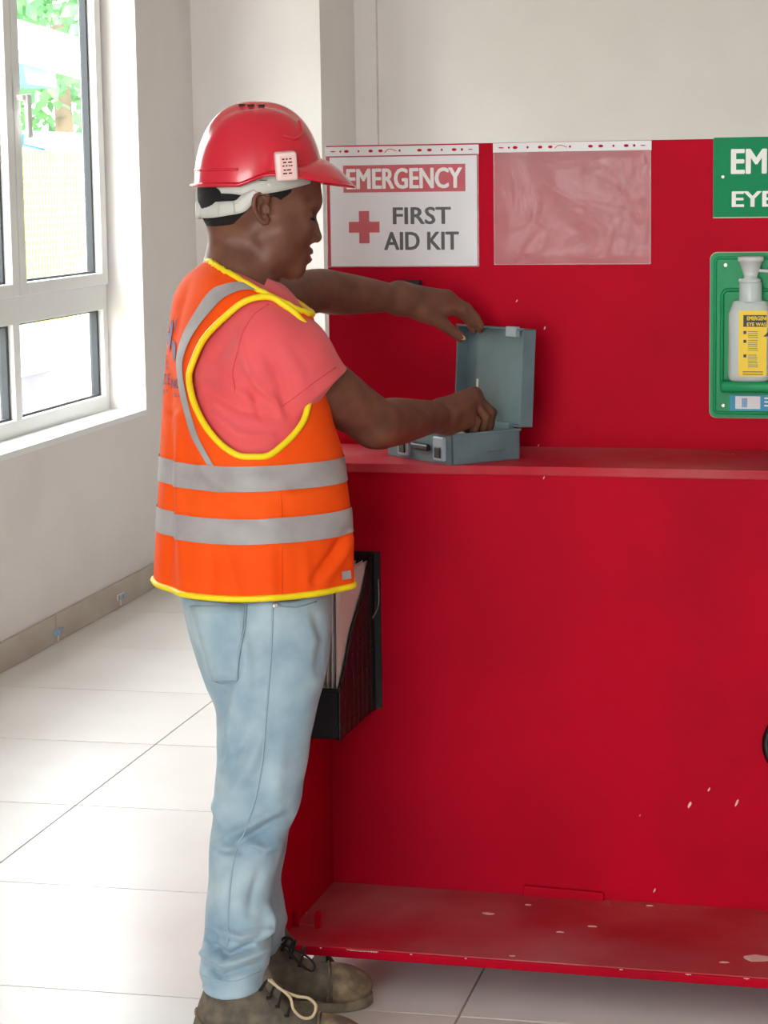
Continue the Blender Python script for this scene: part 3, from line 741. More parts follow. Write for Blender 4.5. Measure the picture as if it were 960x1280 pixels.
def vnormals(V, F):
    n = np.cross(V[F[:, 2]]-V[F[:, 0]], V[F[:, 3]]-V[F[:, 1]]); N = np.zeros_like(V)
    for i in range(4):
        for a in range(3): N[:, a] += np.bincount(F[:, i], n[:, a], len(V))
    return N/(np.linalg.norm(N, axis=1)[:, None]+1e-12)
def np_obj(name, V, F, m, parent, smooth=True):
    me = bpy.data.meshes.new(name); me.vertices.add(len(V)); me.vertices.foreach_set('co', np.asarray(V, np.float32).ravel())
    n = len(F); me.loops.add(n*4); me.loops.foreach_set('vertex_index', np.asarray(F, np.int32).ravel()); me.polygons.add(n)
    me.polygons.foreach_set('loop_start', np.arange(0, n*4, 4, dtype=np.int32)); me.update(calc_edges=True)
    me.polygons.foreach_set('use_smooth', np.full(n, smooth)); me.materials.append(MATS[m])
    return link(bpy.data.objects.new(name, me), parent)
def seg_dist(Q, A, B):
    A = np.array(A, float); B = np.array(B, float); d = B-A; t = np.clip(((Q-A)@d)/(d@d+1e-9), 0, 1); return np.linalg.norm(Q-A-t[:, None]*d, axis=1)
def folds(V, N, ridges):
    """raise / sink soft creases along picture polylines on the side the camera sees"""
    Q = proj(V); vis = np.clip(-((V-CAML)/np.linalg.norm(V-CAML, axis=1)[:, None]*N).sum(1)*2.5+.15, 0, 1); D = np.zeros(len(V))
    for poly, width, amp in ridges:
        d = np.full(len(V), 1e9)
        for a, b in zip(poly[:-1], poly[1:]): d = np.minimum(d, seg_dist(Q, a, b))
        L = sum(math.dist(a, b) for a, b in zip(poly[:-1], poly[1:]))
        mid = np.array(poly).mean(0); ta = np.clip(1.25-np.linalg.norm(Q-mid, axis=1)/(L*.55+width), 0, 1)
        D += amp*np.exp(-(d/width)**2)*ta
    return V+N*(D*vis)[:, None]

person = empty('person', tuple(O), YAW)
tag(person, 'man in red hard hat, orange high-visibility vest and faded jeans opening a first aid kit', 'person')
PHI = math.radians(28); FD = np.array([math.cos(PHI), math.sin(PHI), 0]); LD = np.array([-math.sin(PHI), math.cos(PHI), 0])

# ---- torso profile read off the photograph: py, left, right, half width across
rows = [(320, 262, 322, .052), (330, 251, 335, .062), (338, 240, 346, .082), (347, 229, 356, .108), (358, 220, 368, .138), (372, 213, 382, .164), (390, 209, 392, .180), (415, 206, 398, .186), (450, 203, 404, .185),
        (490, 201, 409, .176), (530, 199.5, 418, .174), (560, 198.5, 428, .173), (600, 197.5, 434, .174), (640, 196.5, 440, .176), (680, 194.5, 443, .178), (720, 193, 443, .18), (760, 192, 440, .18)]
def wc_at(py): return float(np.interp(py, [320, 420, 600, 760, 1275], [.125, .115, .06, .01, 0]))
RZ = []; RA = []; RW = []; RAx = []; RB = []
th_ = np.linspace(0, 2*math.pi, 181); EX = 2.35
sup = lambda c: np.sign(c)*np.abs(c)**(2/EX)
for py, L, R_, B in rows:
    w = wc_at(py); a = P(L, py, w); b = P(R_, py, w); hwid = (b[0]-a[0])/2
    lo, hi = .02, .3
    for _ in range(30):
        A = (lo+hi)/2; ex = (A*sup(np.cos(th_))*math.cos(PHI)-B*sup(np.sin(th_))*math.sin(PHI)).max()
        if ex < hwid: lo = A
        else: hi = A
    RZ.append(a[2]); RA.append((a[0]+b[0])/2); RW.append(w); RAx.append(A); RB.append(B)
o_ = np.argsort(RZ); RZ, RA, RW, RAx, RB = [np.array(q)[o_] for q in (RZ, RA, RW, RAx, RB)]
zd = np.linspace(RZ[0], RZ[-1], 400)
def smooth1(a, n=9): k = np.hanning(n+2)[1:-1]; k /= k.sum(); return np.convolve(np.pad(a, n//2, 'edge'), k, 'valid')
TA, TW_, TAx, TB = [smooth1(np.interp(zd, RZ, q), 13) for q in (RA, RW, RAx, RB)]
def S_base(th, z, off=0.):
    A = np.interp(z, zd, TAx)+off; B = np.interp(z, zd, TB)+off; x = A*sup(np.cos(th)); y = B*sup(np.sin(th))
    return np.stack([np.interp(z, zd, TA)+x*math.cos(PHI)-y*math.sin(PHI), np.interp(z, zd, TW_)+x*math.sin(PHI)+y*math.cos(PHI), z+0*th], -1)

# ================================================================== BODY (one continuous skin mesh)
zs_low = np.arange(-.01, .94, .012); zs_hi = np.arange(.94, 1.60, .0032)
BODY = Sculpt(np.arange(-.30, .50, .0032), np.arange(-.32, .78, .0032), np.concatenate([zs_low, zs_hi]))
# torso and legs under the clothes
BODY.loft(zd, TA, TW_, TAx-.035+0*TAx, TB-.04, PHI, .03, 2., .79, P(300, 372, .12)[2])
HIPN, HIPF = P(318, 800, -.07), P(312, 800, .11); ANKN, ANKF = P(292, 1245, -.135), P(328, 1205, .065)
KNN, KNF = P(322, 985, -.10), P(325, 985, .08)
for h, k_, a in ((HIPN, KNN, ANKN), (HIPF, KNF, ANKF)):
    BODY.cone(h+np.array([0, 0, .09]), .06, h, .06, .03); BODY.cone(h, .06, k_, .042, .03); BODY.cone(k_, .042, a+np.array([0, 0, .06]), .026, .02)
# ---- head, in a frame turned a little away from the lens
HY = math.radians(9); HC = P(325.5, 262, .135)
HR = np.array([[math.cos(HY), -math.sin(HY), 0], [math.sin(HY), math.cos(HY), 0], [0, 0, 1.]])
def h(x, y, z): return HC+HR@np.array([x, y, z])
def head_shape(G, grow=0., full=True):
    G.ell(h(-.004, 0, .042), (.100+grow, .077+grow, .088+grow), HR, .01)
    G.ell(h(-.040, 0, .006), (.056+grow, .064+grow, .062+grow), HR, .03)
    if not full: return
    G.ell(h(.034, 0, -.026), (.058, .058, .076), HR, .03)
    for s in (-1, 1):
        G.cone(h(.000, s*.052, -.050), .016, h(.012, s*.045, -.078), .014, .03)
        G.cone(h(.012, s*.045, -.078), .014, h(.054, s*.012, -.104), .014, .025)
        G.ell(h(.054, s*.040, -.034), (.026, .021, .020), HR, .025)
        G.cone(h(.088, s*.010, .010), .0115, h(.068, s*.046, .008), .010, .018)
        G.cone(h(.030, s*.056, -.038), .012, h(.038, s*.044, -.070), .010, .03)
    G.cone(h(.082, 0, .02), .020, h(.080, 0, .055), .022, .03)
    for s in (-1, 1): G.ell(h(.096, s*.032, -.012), (.013, .016, .010), HR, .014, 'd')
    for s in (-1, 1): G.ell(h(.0765, s*.0315, -.0125), (.0125, .0150, .0115), HR, .004)
    # nose
    G.cone(h(.086, 0, -.004), .0075, h(.0935, 0, -.030), .0085, .008); G.cone(h(.0935, 0, -.030), .0085, h(.0980, 0, -.0495), .0108, .005)
    for s in (-1, 1): G.ell(h(.0865, s*.0125, -.0535), (.0105, .0075, .008), HR, .006)
    for s in (-1, 1): G.ell(h(.0905, s*.0065, -.0625), (.005, .0032, .004), HR, .003, 'd')
    # muzzle, lips, chin
    G.ell(h(.057, 0, -.078), (.023, .032, .029), HR, .016)
    for s in (-1, 1):
        G.cone(h(.0850, 0, -.0755), .0068, h(.070, s*.022, -.0825), .0040, .005); G.cone(h(.0815, 0, -.0885), .0072, h(.069, s*.020, -.0845), .0040, .005)
    G.cone(h(.0895, -.024, -.0818), .0024, h(.0895, .024, -.0818), .0024, .003, 'd')
    G.ell(h(.056, 0, -.1075), (.017, .021, .0155), HR, .014)
head_shape(BODY)
# neck: leans forward into the skull, trapezius below
NB, NT = P(297, 358, .125), P(303, 288, .133)
BODY.cone(NB, .058, NT, .050, .02); BODY.cone(P(306, 352, .128), .045, P(318, 312, .135), .032, .025)
BODY.cone(P(285, 318, .13), .030, P(290, 285, .133), .030, .03)
BODY.cone(NB+LD*.03, .05, NB+LD*.13-np.array([0, 0, .05]), .045, .04); BODY.cone(NB-LD*.03, .05, NB-LD*.11-np.array([0, 0, .07]), .038, .04)
# ears
for s in (-1, 1):
    EC = lambda x, z, o: h(-.004+x, s*(.0735+o), .003+z)
    helix = smooth_path([EC(.008, .010, .000), EC(.010, .020, .006), EC(.000, .0265, .011), EC(-.013, .022, .014), EC(-.017, .006, .015), EC(-.012, -.010, .012), EC(-.004, -.021, .008), EC(.004, -.025, .004), EC(.009, -.018, .000)], 3)
    BODY.ell(EC(-.003, 0, .003), (.013, .005, .022), HR, .004)
    for a, b in zip(helix[:-1], helix[1:]): BODY.cone(a, .0036, b, .0036, .003)
    anti = [EC(.001, .014, .007), EC(-.008, .006, .010), EC(-.007, -.008, .009), EC(.000, -.014, .006)]
    for a, b in zip(anti[:-1], anti[1:]): BODY.cone(a, .0026, b, .0026, .003)
    BODY.ell(EC(.001, -.002, .0065), (.0055, .005, .008), HR, .003, 'd'); BODY.cone(EC(.010, .0, .004), .003, EC(.011, -.006, .004), .003, .004)
# ---- near (right) arm
SH = P(344, 442, .0); EL = P(470, 529, .175); WR = P(553, 520, .455)
mid = lambda a, b, t: a+(b-a)*t
BODY.limb([(SH, .050), (mid(SH, EL, .45), .053), (mid(SH, EL, .8), .047), (EL+np.array([.004, .008, 0]), .0445), (mid(EL, WR, .28)+np.array([0, 0, -.001]), .0440), (mid(EL, WR, .62), .036), (mid(EL, WR, .9), .0295), (WR, .0285)])
BODY.cone(EL+np.array([-.004, -.012, -.012]), .024, EL+np.array([.004, .0, -.014]), .022, .03)
# near hand: knuckles up, fingers bent down into the box
MC = [P(594, 497, .570), P(593, 494, .547), P(588, 498, .523), P(581, 505, .502)]
PI = [P(614, 516, .592), P(612, 517, .570), P(605, 521, .546), P(595, 527, .522)]
TI = [P(613, 541, .600), P(611, 543, .580), P(604, 545, .560), P(594, 546, .536)]
fr = [.0098, .0100, .0096, .0085]
for m_, r in zip(MC, (.015, .0155, .015, .013)): BODY.cone(WR, .026, m_, r, .016)
BODY.cone(P(562, 531, .470), .019, P(584, 527, .502), .0150, .02)
for m_, p_, t_, r in zip(MC, PI, TI, fr):
    BODY.cone(m_, r*1.35, p_, r*1.08, .006); BODY.ell(m_+np.array([0, 0, .004]), (.0115, .0115, .0105), None, .008); BODY.ell(p_, (r*1.12,)*3, None, .004)
    q = mid(p_, t_, .55)+np.array([-.002, 0, 0]); BODY.cone(p_, r*1.06, q, r*.95, .003); BODY.cone(q, r*.95, t_+np.array([-.006, 0, 0]), r*.82, .003)
th1, th2, th3 = P(566, 524, .510), P(586, 534, .565), P(603, 541, .585)
BODY.cone(WR, .022, th1, .0165, .02); BODY.cone(th1, .0165, th2, .0125, .01); BODY.cone(th2, .0125, th3, .0098, .004)
# ---- far (left) arm
SHF = P(283, 395, .285); ELF = P(392, 364, .485); WRF = P(500, 373, .60)
BODY.limb([(SHF, .055), (mid(SHF, ELF, .5), .047), (ELF, .0425), (mid(ELF, WRF, .25), .042), (mid(ELF, WRF, .6), .035), (mid(ELF, WRF, .88), .0275), (WRF, .0255)])
BODY.ell(WRF+np.array([-.004, -.012, .014]), (.014, .012, .010), None, .012)
MCF = [P(549, 382, .640), P(558, 373, .655), P(562, 376, .672), P(561, 383, .688)]
PIF = [P(577, 388, .655), P(583, 385, .668), P(586, 390, .684), P(582, 396, .697)]
TIF = [P(592, 405, .6720), P(601, 408, .680), P(600, 412, .690), P(592, 414, .700)]
FARFIX = []
for m_, r in zip(MCF, (.0155, .0155, .0145, .0125)): BODY.cone(WRF, .0245, m_, r, .018)
for m_, p_, t_, r in zip(MCF, PIF, TIF, fr):
    BODY.cone(m_, r*1.4, p_, r*1.08, .006); BODY.ell(m_+np.array([0, 0, .004]), (.012, .012, .0105), None, .008)
    q = mid(p_, t_, .55)+np.array([.002, 0, .001]); BODY.cone(p_, r*1.06, q, r*.95, .003); BODY.cone(q, r*.95, t_, r*.84, .003)
tf1, tf2, tf3 = P(528, 389, .612), P(553, 404, .626), P(576, 422, .640)
BODY.cone(tf1, .016, MCF[0], .0135, .02); BODY.cone(mid(tf1, tf2, .6), .012, mid(MCF[0], PIF[0], .3), .011, .02)
BODY.cone(WRF, .022, tf1, .0165, .018); BODY.cone(tf1, .0165, tf2, .0125, .008); BODY.cone(tf2, .0125, tf3, .0095, .004)
bV, bF = BODY.mesh(); bV = relax(bV, bF, 3, .5)
body = np_obj('body', bV, bF, 'skin', person)
BVB = BVHTree.FromPolygons([Vector(v) for v in bV], [tuple(f) for f in bF.tolist()])
# nails
def nail(t, d, nrm, r=.0055):
    d = d/np.linalg.norm(d); nrm = nrm-d*(nrm@d); nrm /= np.linalg.norm(nrm); s = np.cross(d, nrm)
    V = [t+d*(r*1.15*math.cos(a))+s*(r*.85*math.sin(a))+nrm*(-.0016*math.sin(a)**2) for a in np.linspace(0, 2*math.pi, 13)[:-1]]
    V2 = [v-nrm*.0022 for v in V]; n = 12
    return V+V2, [tuple(range(n)), tuple(range(2*n-1, n-1, -1))]+[(i, i+n, (i+1) % n+n, (i+1) % n) for i in range(n)]
obj('fingernail', nail(tf3+np.array([.004, -.0088, .001]), tf3-tf2, np.array([.1, -1, .35])), 'nail', body)
for p_, t_ in zip(PI, TI): obj('fingernail', nail(mid(p_, t_, .9)+np.array([.0050, -.002, .0]), t_-p_, np.array([1., -.3, .2]), .0048), 'nail', body)
# lips and eye details
def patch_head(name, pts, r, m): return obj(name, tube(smooth_path([h(*p) for p in pts], 4), r, 6), m, body, True)
for s in (-1, 1):
    patch_head('eyebrow', [(.098, s*.012, .0125), (.0945, s*.028, .0165), (.080, s*.046, .0125)], .0026, 'hair')
    patch_head('eyelashes', [(.0890, s*.019, -.0165), (.0915, s*.029, -.0190), (.085, s*.043, -.0165)], .0019, 'hair')
patch_head('lower_lip', [(.0755, -.016, -.0868), (.0855, -.007, -.0890), (.0872, 0, -.0890), (.0855, .007, -.0890), (.0755, .016, -.0868)], .0032, 'lip')
patch_head('upper_lip', [(.0765, -.017, -.0805), (.0885, -.006, -.0765), (.0892, 0, -.0772), (.0885, .006, -.0765), (.0765, .017, -.0805)], .0028, 'lip')
# ---- short hair
HG = Sculpt(np.arange(HC[0]-.13, HC[0]+.13, .0036), np.arange(HC[1]-.11, HC[1]+.11, .0036), np.arange(HC[2]-.08, HC[2]+.15, .0036))
head_shape(HG, .0035, False)
X, Y, Z = HG.grid((slice(None),)*3); lx = (X-HC[0])*HR[0, 0]+(Y-HC[1])*HR[1, 0]; ly = (X-HC[0])*HR[0, 1]+(Y-HC[1])*HR[1, 1]; lzv = Z-HC[2]
line = np.where(lx > .035, .035+(lx-.035)*.55, np.where(lx > -.012, .022, np.interp(lx, [-.1, -.055, -.018, -.012], [-.030, -.024, .012, .022])))
line = np.where((lx > .010) & (lx < .05), np.minimum(line, .016+np.abs(lx-.028)*.7), line)
HG.F = np.maximum(HG.F, (line-lzv+0*lx)*.8)
hV, hF = HG.mesh(); np_obj('hair', relax(hV, hF, 1), hF, 'hair', person)

# ================================================================== VEST
ZH = P(320, 750.5, -.17)[2]
nT, nZ = 300, 190
ths = np.linspace(-math.pi, math.pi, nT, endpoint=False); zgrid = np.linspace(ZH, RZ[-1]-.002, nZ)
TH, ZZ = np.meshgrid(ths, zgrid, indexing='ij')
base_v = S_base(TH.ravel(), ZZ.ravel())
ii, jj = np.meshgrid(np.arange(nT), np.arange(nZ-1), indexing='ij'); i2 = (ii+1) % nT
gF = np.stack([ii*nZ+jj, i2*nZ+jj, i2*nZ+jj+1, ii*nZ+jj+1], -1).reshape(-1, 4)
gN = vnormals(base_v, gF)
if ((base_v-np.array([RA.mean(), .05, 1.]))*gN).sum() < 0: gF = gF[:, ::-1]; gN = -gN
sway = .0045*np.sin(TH.ravel()*7+1.2)*np.clip((1.02-ZZ.ravel())/.25, 0, 1)+.003*np.sin(TH.ravel()*13)*np.clip((.95-ZZ.ravel())/.2, 0, 1)
gV = base_v+gN*sway[:, None]
vest_folds = [([(224, 520), (226, 600), (229, 680), (228, 745)], 7, .012), ([(212, 520), (213, 620), (210, 730)], 6, -.010), ([(222, 440), (232, 520), (258, 590), (290, 620)], 9, .006), ([(245, 600), (300, 640), (340, 660)], 10, -.005),
              ([(330, 600), (370, 625), (420, 618)], 12, .005), ([(436, 662), (415, 695), (391, 726)], 6, -.008), ([(440, 668), (425, 700), (405, 728)], 7, .006), ([(280, 690), (292, 720), (300, 748)], 9, .004),
              ([(262, 690), (266, 745)], 7, -.005), ([(350, 690), (352, 748)], 9, -.004), ([(236, 352), (224, 390), (216, 440)], 6, -.004), ([(215, 470), (212, 520)], 5, -.004), ([(300, 600), (350, 596), (420, 575)], 9, .004), ([(380, 690), (386, 745)], 8, .004)]
gV = folds(gV, gN, vest_folds); gV = relax(gV, gF, 1); gN = vnormals(gV, gF)
BVS = BVHTree.FromPolygons([Vector(v) for v in gV], [tuple(f) for f in gF.tolist()])
# armhole traced on the near side, mirrored to the far side
arm_poly = smooth_path([(336, 372), (308, 376.5), (282, 396), (256, 423), (241, 455), (237, 474), (243, 503), (257, 532), (276, 555), (297, 569), (317, 571), (336, 569), (355, 555), (371, 538), (382, 518), (388, 480), (388, 440), (385, 414), (372, 396), (355, 382)], 6, True)
def inpoly(Q, poly):
    poly = np.array(poly); x, y = Q[:, 0], Q[:, 1]; c = np.zeros(len(Q), bool); j = len(poly)-1
    for i in range(len(poly)):
        xi, yi = poly[i]; xj, yj = poly[j]; t = ((yi > y) != (yj > y)) & (x < (xj-xi)*(y-yi)/(yj-yi+1e-12)+xi); c ^= t; j = i
    return c
cen = gV[gF].mean(1); fth = ths[(gF[:, 0]//nZ)]
cTH = TH.ravel()[gF]; cT = np.arctan2(np.sin(cTH).mean(1), np.cos(cTH).mean(1)); cZ = ZZ.ravel()[gF].mean(1)
near = cT < 0
qn = proj(cen); nearin = near & inpoly(qn, arm_poly)
far_poly = [(356+(x-325)*.42, 470+(y-470)*.8) for x, y in arm_poly]
qm = proj(S_base(-cT, cZ)); farin = (~near) & inpoly(qm, far_poly)
nk = [P(247, 320, .11), P(352, 371, .11)]
def zneck(p): return nk[0][2]+(p[..., 0]-nk[0][0])*(nk[1][2]-nk[0][2])/(nk[1][0]-nk[0][0])
above = cen[:, 2] > zneck(cen)
keepf = ~(nearin | farin | above)
vestF = gF[keepf]; used = np.unique(vestF); remap = -np.ones(len(gV), int); remap[used] = np.arange(len(used))
vest = np_obj('safety_vest', gV[used], remap[vestF], 'vest', person)
sm = vest.modifiers.new('thick', 'SOLIDIFY'); sm.thickness = .003; sm.offset = -1
# yellow edging
ring = [hit(BVS, x, y, .001)[0] for x, y in arm_poly]
obj('edging', tube(ring, .0058, 8, True), 'piping', vest, True)
def th_of(p):
    d = np.linalg.norm(gV-p, axis=1); i = d.argmin(); return TH.ravel()[i], ZZ.ravel()[i]
far_src = [hit(BVS, x, y, .001)[0] for x, y in far_poly]
far_ring = [S_base(np.array([-th_of(p)[0]]), np.array([th_of(p)[1]]))[0] for p in far_src[::2]]
obj('edging', tube(far_ring, .0058, 8, True), 'piping', vest, True)
hem = [gV[i*nZ]+np.array([0, 0, .001]) for i in range(0, nT, 2)]
obj('edging', tube(hem, .0056, 8, True), 'piping', vest, True)
nring = []
for i in range(0, nT, 3):
    col = gV[i*nZ:(i+1)*nZ]; ok = np.nonzero(col[:, 2] > zneck(col))[0]; j = ok[0] if len(ok) else nZ-1; nring.append(col[j])
obj('edging', tube(nring, .0055, 8, True), 'piping', vest, True)
# horizontal reflective bands (follow the folds all the way round)
def band(z0, z1, name='reflective_band'):
    j = [q for q in range(nZ) if z0 <= zgrid[q] <= z1]; V = []; F = []; n = len(j)
    for i in range(nT):
        for q in j: V.append(gV[i*nZ+q]+gN[i*nZ+q]*.0022)
    dead = set()
    for i in range(nT):
        for k in range(n-1):
            a = i*n+k; b = ((i+1) % nT)*n+k; F.append((a, b, b+1, a+1))
    o = obj(name, (V, F), 'reflective', vest, True)
def band_px(pt, pb):
    a = hit(BVS, *pt)[0][2]; b = hit(BVS, *pb)[0][2]; band(b, a)
band_px((300, 583), (300, 615.5)); band_px((305, 648), (305, 681))
def strip(outer, inner, name, m, off=.003, nw=5):
    o = smooth_path(outer, 6); n = smooth_path(inner, 6); k = len(o); t = np.linspace(0, len(n)-1, k); n = np.array(n); n = np.stack([np.interp(t, np.arange(len(n)), n[:, c]) for c in range(2)], -1)
    V = [hit(BVS, *(np.array(o[i])*(1-q/(nw-1))+n[i]*q/(nw-1)), off)[0] for i in range(k) for q in range(nw)]; F = []
    for i in range(k-1):
        for q in range(nw-1): F.append((i*nw+q, (i+1)*nw+q, (i+1)*nw+q+1, i*nw+q+1))
    return obj(name, (V, F), m, vest, True)
strip([(333, 364), (315, 357), (297, 354), (279, 357), (262, 366), (241, 397), (229, 421), (222, 447), (223, 470), (227, 497), (234, 526), (242, 550), (259, 581)],
      [(335, 369), (318, 364), (302, 364), (288, 369), (276, 377), (253, 403), (238, 427), (230, 450), (230, 470), (234, 494), (241, 523), (250, 550), (268, 583)], 'shoulder_band', 'reflective', .0028)
# closing tab at the front hem and side seam
tb = [hit(BVS, x, y, .004)[0] for x, y in ((425, 714), (436, 713), (437, 723), (426, 725))]
obj('hem_tab', (tb, [(0, 1, 2, 3)]), 'reflective', vest)
obj('side_seam', tube([hit(BVS, x, y, .0004)[0] for x, y in ((350, 582), (351, 620), (352, 660), (352, 700), (352, 745))], .0011, 5), 'vest', vest, True)
# printing across the back
def print_px(s, x0, x1, y0, y1, bold=.0):
    q, f = text_vf(s, bold); return obj('printing', ([hit(BVS, x0+(x1-x0)*p[0], y1-(y1-y0)*p[1], .0016)[0] for p in q], f), 'vest_print', vest)
def poly_px(pts): return obj('printed_logo', ([hit(BVS, x, y, .0018)[0] for x, y in pts], [tuple(range(len(pts)))]), 'vest_print', vest)
poly_px([(210.5, 397), (212, 404), (211.5, 418), (209, 420), (208.7, 405)]); poly_px([(216, 398), (217.3, 405), (216.5, 418), (213, 419), (214, 404)]); poly_px([(222, 397), (221, 407), (218.5, 416), (219.5, 404)])
poly_px([(209, 416), (216, 416), (214.5, 430), (213, 440), (211, 430)]); poly_px([(216, 424), (220.5, 430), (220.5, 444), (219, 452), (216.8, 449), (216.3, 436)])
print_px('I E', 207.5, 210, 444, 462); print_px('IDE', 205, 213.5, 467, 481); print_px('NC', 215, 225, 473, 486, .02); print_px('IST', 205, 211, 487, 491); print_px('b u', 218.5, 226.5, 490, 496.5)

# ================================================================== T-SHIRT
TS = Sculpt(np.arange(-.24, .26, .0042), np.arange(-.22, .50, .0042), np.arange(.80, 1.40, .0042))
TS.loft(zd, TA, TW_, TAx-.013, TB-.014, PHI, .01, EX, .81, RZ[-1])
X, Y, Z = TS.grid((slice(None),)*3)
TS.F = np.maximum(TS.F, (Z-(zneck(np.stack([X+0*Y+0*Z, 0*X+Y+0*Z, 0*X+0*Y+Z], -1))+.010+np.where(X > P(335, 360, .1)[0], .014, 0)))*.85)
HEMC = P(391, 493, .055); HD = np.array(EL-SH); HD = HD/np.linalg.norm(HD)
n_px = P(391+64, 493+86, .055)-HEMC; n_h = n_px+np.array([0, .0, 0]); n_h /= np.linalg.norm(n_h)
SHT = P(336, 436, -.020); SHM = P(360, 454, .008)
TS.cone(SHT, .064, SHM, .077, .035); TS.cone(SHM, .077, HEMC+n_h*.06, .074, .02, cut=(HEMC, n_h))
TS.cone(HEMC-n_h*.055, .050, HEMC+n_h*.09, .063, .004, 'd')
HEMF = SHF+(ELF-SHF)*.40; nf = (ELF-SHF)/np.linalg.norm(ELF-SHF)
TS.cone(SHF-nf*.02, .070, HEMF+nf*.05, .066, .035, cut=(HEMF, nf)); TS.cone(HEMF-nf*.04, .048, HEMF+nf*.08, .058, .004, 'd')
tV, tF = TS.mesh(); tV = relax(tV, tF, 2); tN = vnormals(tV, tF)
shirt_folds = [(a, b, c*1.5) for a, b, c in [([(308, 470), (318, 495), (325, 520)], 5, -.006), ([(300, 430), (308, 455), (316, 490)], 5, .004), ([(318, 480), (345, 500), (352, 520)], 5, .006), ([(250, 470), (290, 485), (322, 505)], 6, .005), ([(262, 490), (300, 512), (340, 520)], 6, -.005),
               ([(330, 440), (350, 480), (356, 512)], 7, -.005), ([(350, 430), (375, 470), (380, 490)], 9, .003), ([(268, 520), (300, 545), (340, 548)], 7, .005), ([(290, 420), (270, 450)], 7, -.003)]]
tV = folds(tV, tN, shirt_folds); shirt = np_obj('t_shirt', tV, tF, 'shirt', person)
BVT = BVHTree.FromPolygons([Vector(v) for v in tV], [tuple(f) for f in tF.tolist()])
obj('sleeve_seam', tube([hit(BVT, x, y, .0002)[0] for x, y in smooth_path([(336, 380), (318, 393), (304, 415), (297, 440), (291, 465), (294, 490)], 4)], .0013, 5), 'shirt_seam', shirt, True)
obj('hem_stitch', tube([hit(BVT, x, y, .0001)[0] for x, y in smooth_path([(420, 459), (398, 474), (374, 492), (347, 512)], 4)], .0009, 5), 'shirt_seam', shirt, True)

# ================================================================== JEANS
ftoe = to_local(fl(464, 1254)); dirF = math.radians(4); hF = ftoe-.288*np.array([math.cos(dirF), math.sin(dirF), 0]); hF[2] = 0
dirN = math.radians(-3); hN = to_local(fl(247, 1322)); hN[2] = 0
WNB = float(hN[1])+.066*math.sin(dirN); WFB = float(hF[1])+.066*math.sin(dirF); print('BOOT', WNB, WFB)
JN = Sculpt(np.arange(-.20, .22, .0042), np.arange(-.30, .30, .0042), np.arange(.04, .86, .0042))
def leg(rows_, ry, zlo=None, k=.03, e=2.15, phi=0.):
    z = []; ca = []; cw = []; A = []; B = []
    for py, L, R_, w, b in rows_:
        tw = WNB if w < 0 else WFB
        if py > 1000: w = w+(tw-w)*min(1, (py-1000)/(215 if w < 0 else 170))
        l, r = P(L, py, w), P(R_, py, w); z.append(l[2]); ca.append((l[0]+r[0])/2); cw.append(w); A.append((r[0]-l[0])/2); B.append(b)
    o = np.argsort(z); q = [np.array(a)[o] for a in (z, ca, cw, A, B)]; zz = np.linspace(q[0][0], q[0][-1], 200)
    r = [smooth1(np.interp(zz, q[0], a), 9) for a in q[1:]]; JN.loft(zz, *r, phi, k, e)
leg([(735, 226, 414, .015, .155), (760, 229, 415, .012, .155), (790, 237, 414, .01, .155), (820, 247, 411, .008, .152), (850, 259, 405, .005, .145), (880, 276, 392, .005, .11)], 0, e=2.3)
leg([(738, 300, 380, -.02, .05), (770, 272, 398, -.05, .07), (800, 256, 408, -.068, .078), (850, 262, 404, -.08, .085), (880, 270, 397, -.085, .085), (915, 272, 391, -.09, .082), (950, 271, 385, -.095, .080), (1000, 268.5, 377, -.10, .076), (1025, 266, 368, -.105, .073), (1045, 263.5, 357, -.108, .070), (1070, 262, 350, -.112, .068), (1100, 260.5, 342, -.118, .066), (1130, 258.5, 339, -.122, .066), (1160, 256, 340, -.128, .067), (1190, 252, 338, -.132, .069), (1210, 250.5, 334, -.135, .070), (1232, 252.5, 328, -.135, .068)], 0)
leg([(738, 300, 380, .05, .05), (770, 275, 395, .09, .07), (800, 264, 400, .105, .075), (850, 268, 392, 0.085, .082), (950, 280, 380, 0.080, .076), (1020, 285, 366, 0.075, .070), (1070, 288, 356, 0.075, .066), (1105, 288, 351, 0.075, .064), (1130, 287, 356, 0.075, .064), (1150, 284, 360.5, 0.075, .066), (1168, 283, 357, 0.075, .066), (1186, 284, 350, 0.075, .064)], 0)
jV, jF = JN.mesh(); jV = relax(jV, jF, 2); jN = vnormals(jV, jF)
jean_folds = [([(262, 1160), (300, 1172), (330, 1162)], 5, .007), ([(254, 1178), (285, 1195), (328, 1178)], 4.5, -.011), ([(252, 1190), (280, 1206), (332, 1188)], 5, .009), ([(252, 1205), (275, 1221), (326, 1206)], 4, -.008), ([(270, 1165), (262, 1190), (272, 1200)], 4, -.006),
              ([(336, 1135), (335, 1160), (322, 1180)], 5, .007), ([(346, 1145), (335, 1175)], 4, -.006), ([(278, 1062), (302, 1050), (335, 1030), (362, 1022)], 7, -.008), ([(285, 1048), (310, 1036), (350, 1012)], 7, .007), ([(305, 1052), (330, 1062), (348, 1056)], 6, .005), ([(268, 1060), (300, 1064)], 5, -.006),
              ([(285, 880), (276, 910), (272, 950)], 8, -.006), ([(300, 850), (285, 900), (280, 960)], 8, .005), ([(318, 900), (300, 930), (276, 945)], 10, -.006), ([(330, 920), (312, 960), (290, 990)], 9, .005), ([(350, 930), (345, 1000)], 12, .004), ([(290, 1090), (275, 1140)], 8, .004),
              ([(300, 780), (310, 830), (308, 860)], 8, .004), ([(395, 770), (408, 800), (398, 840)], 8, -.005), ([(268, 1000), (280, 1030)], 6, .005), ([(325, 1090), (312, 1140)], 8, -.004)]
jV = folds(jV, jN, [(a, b, c*2.1) for a, b, c in jean_folds])
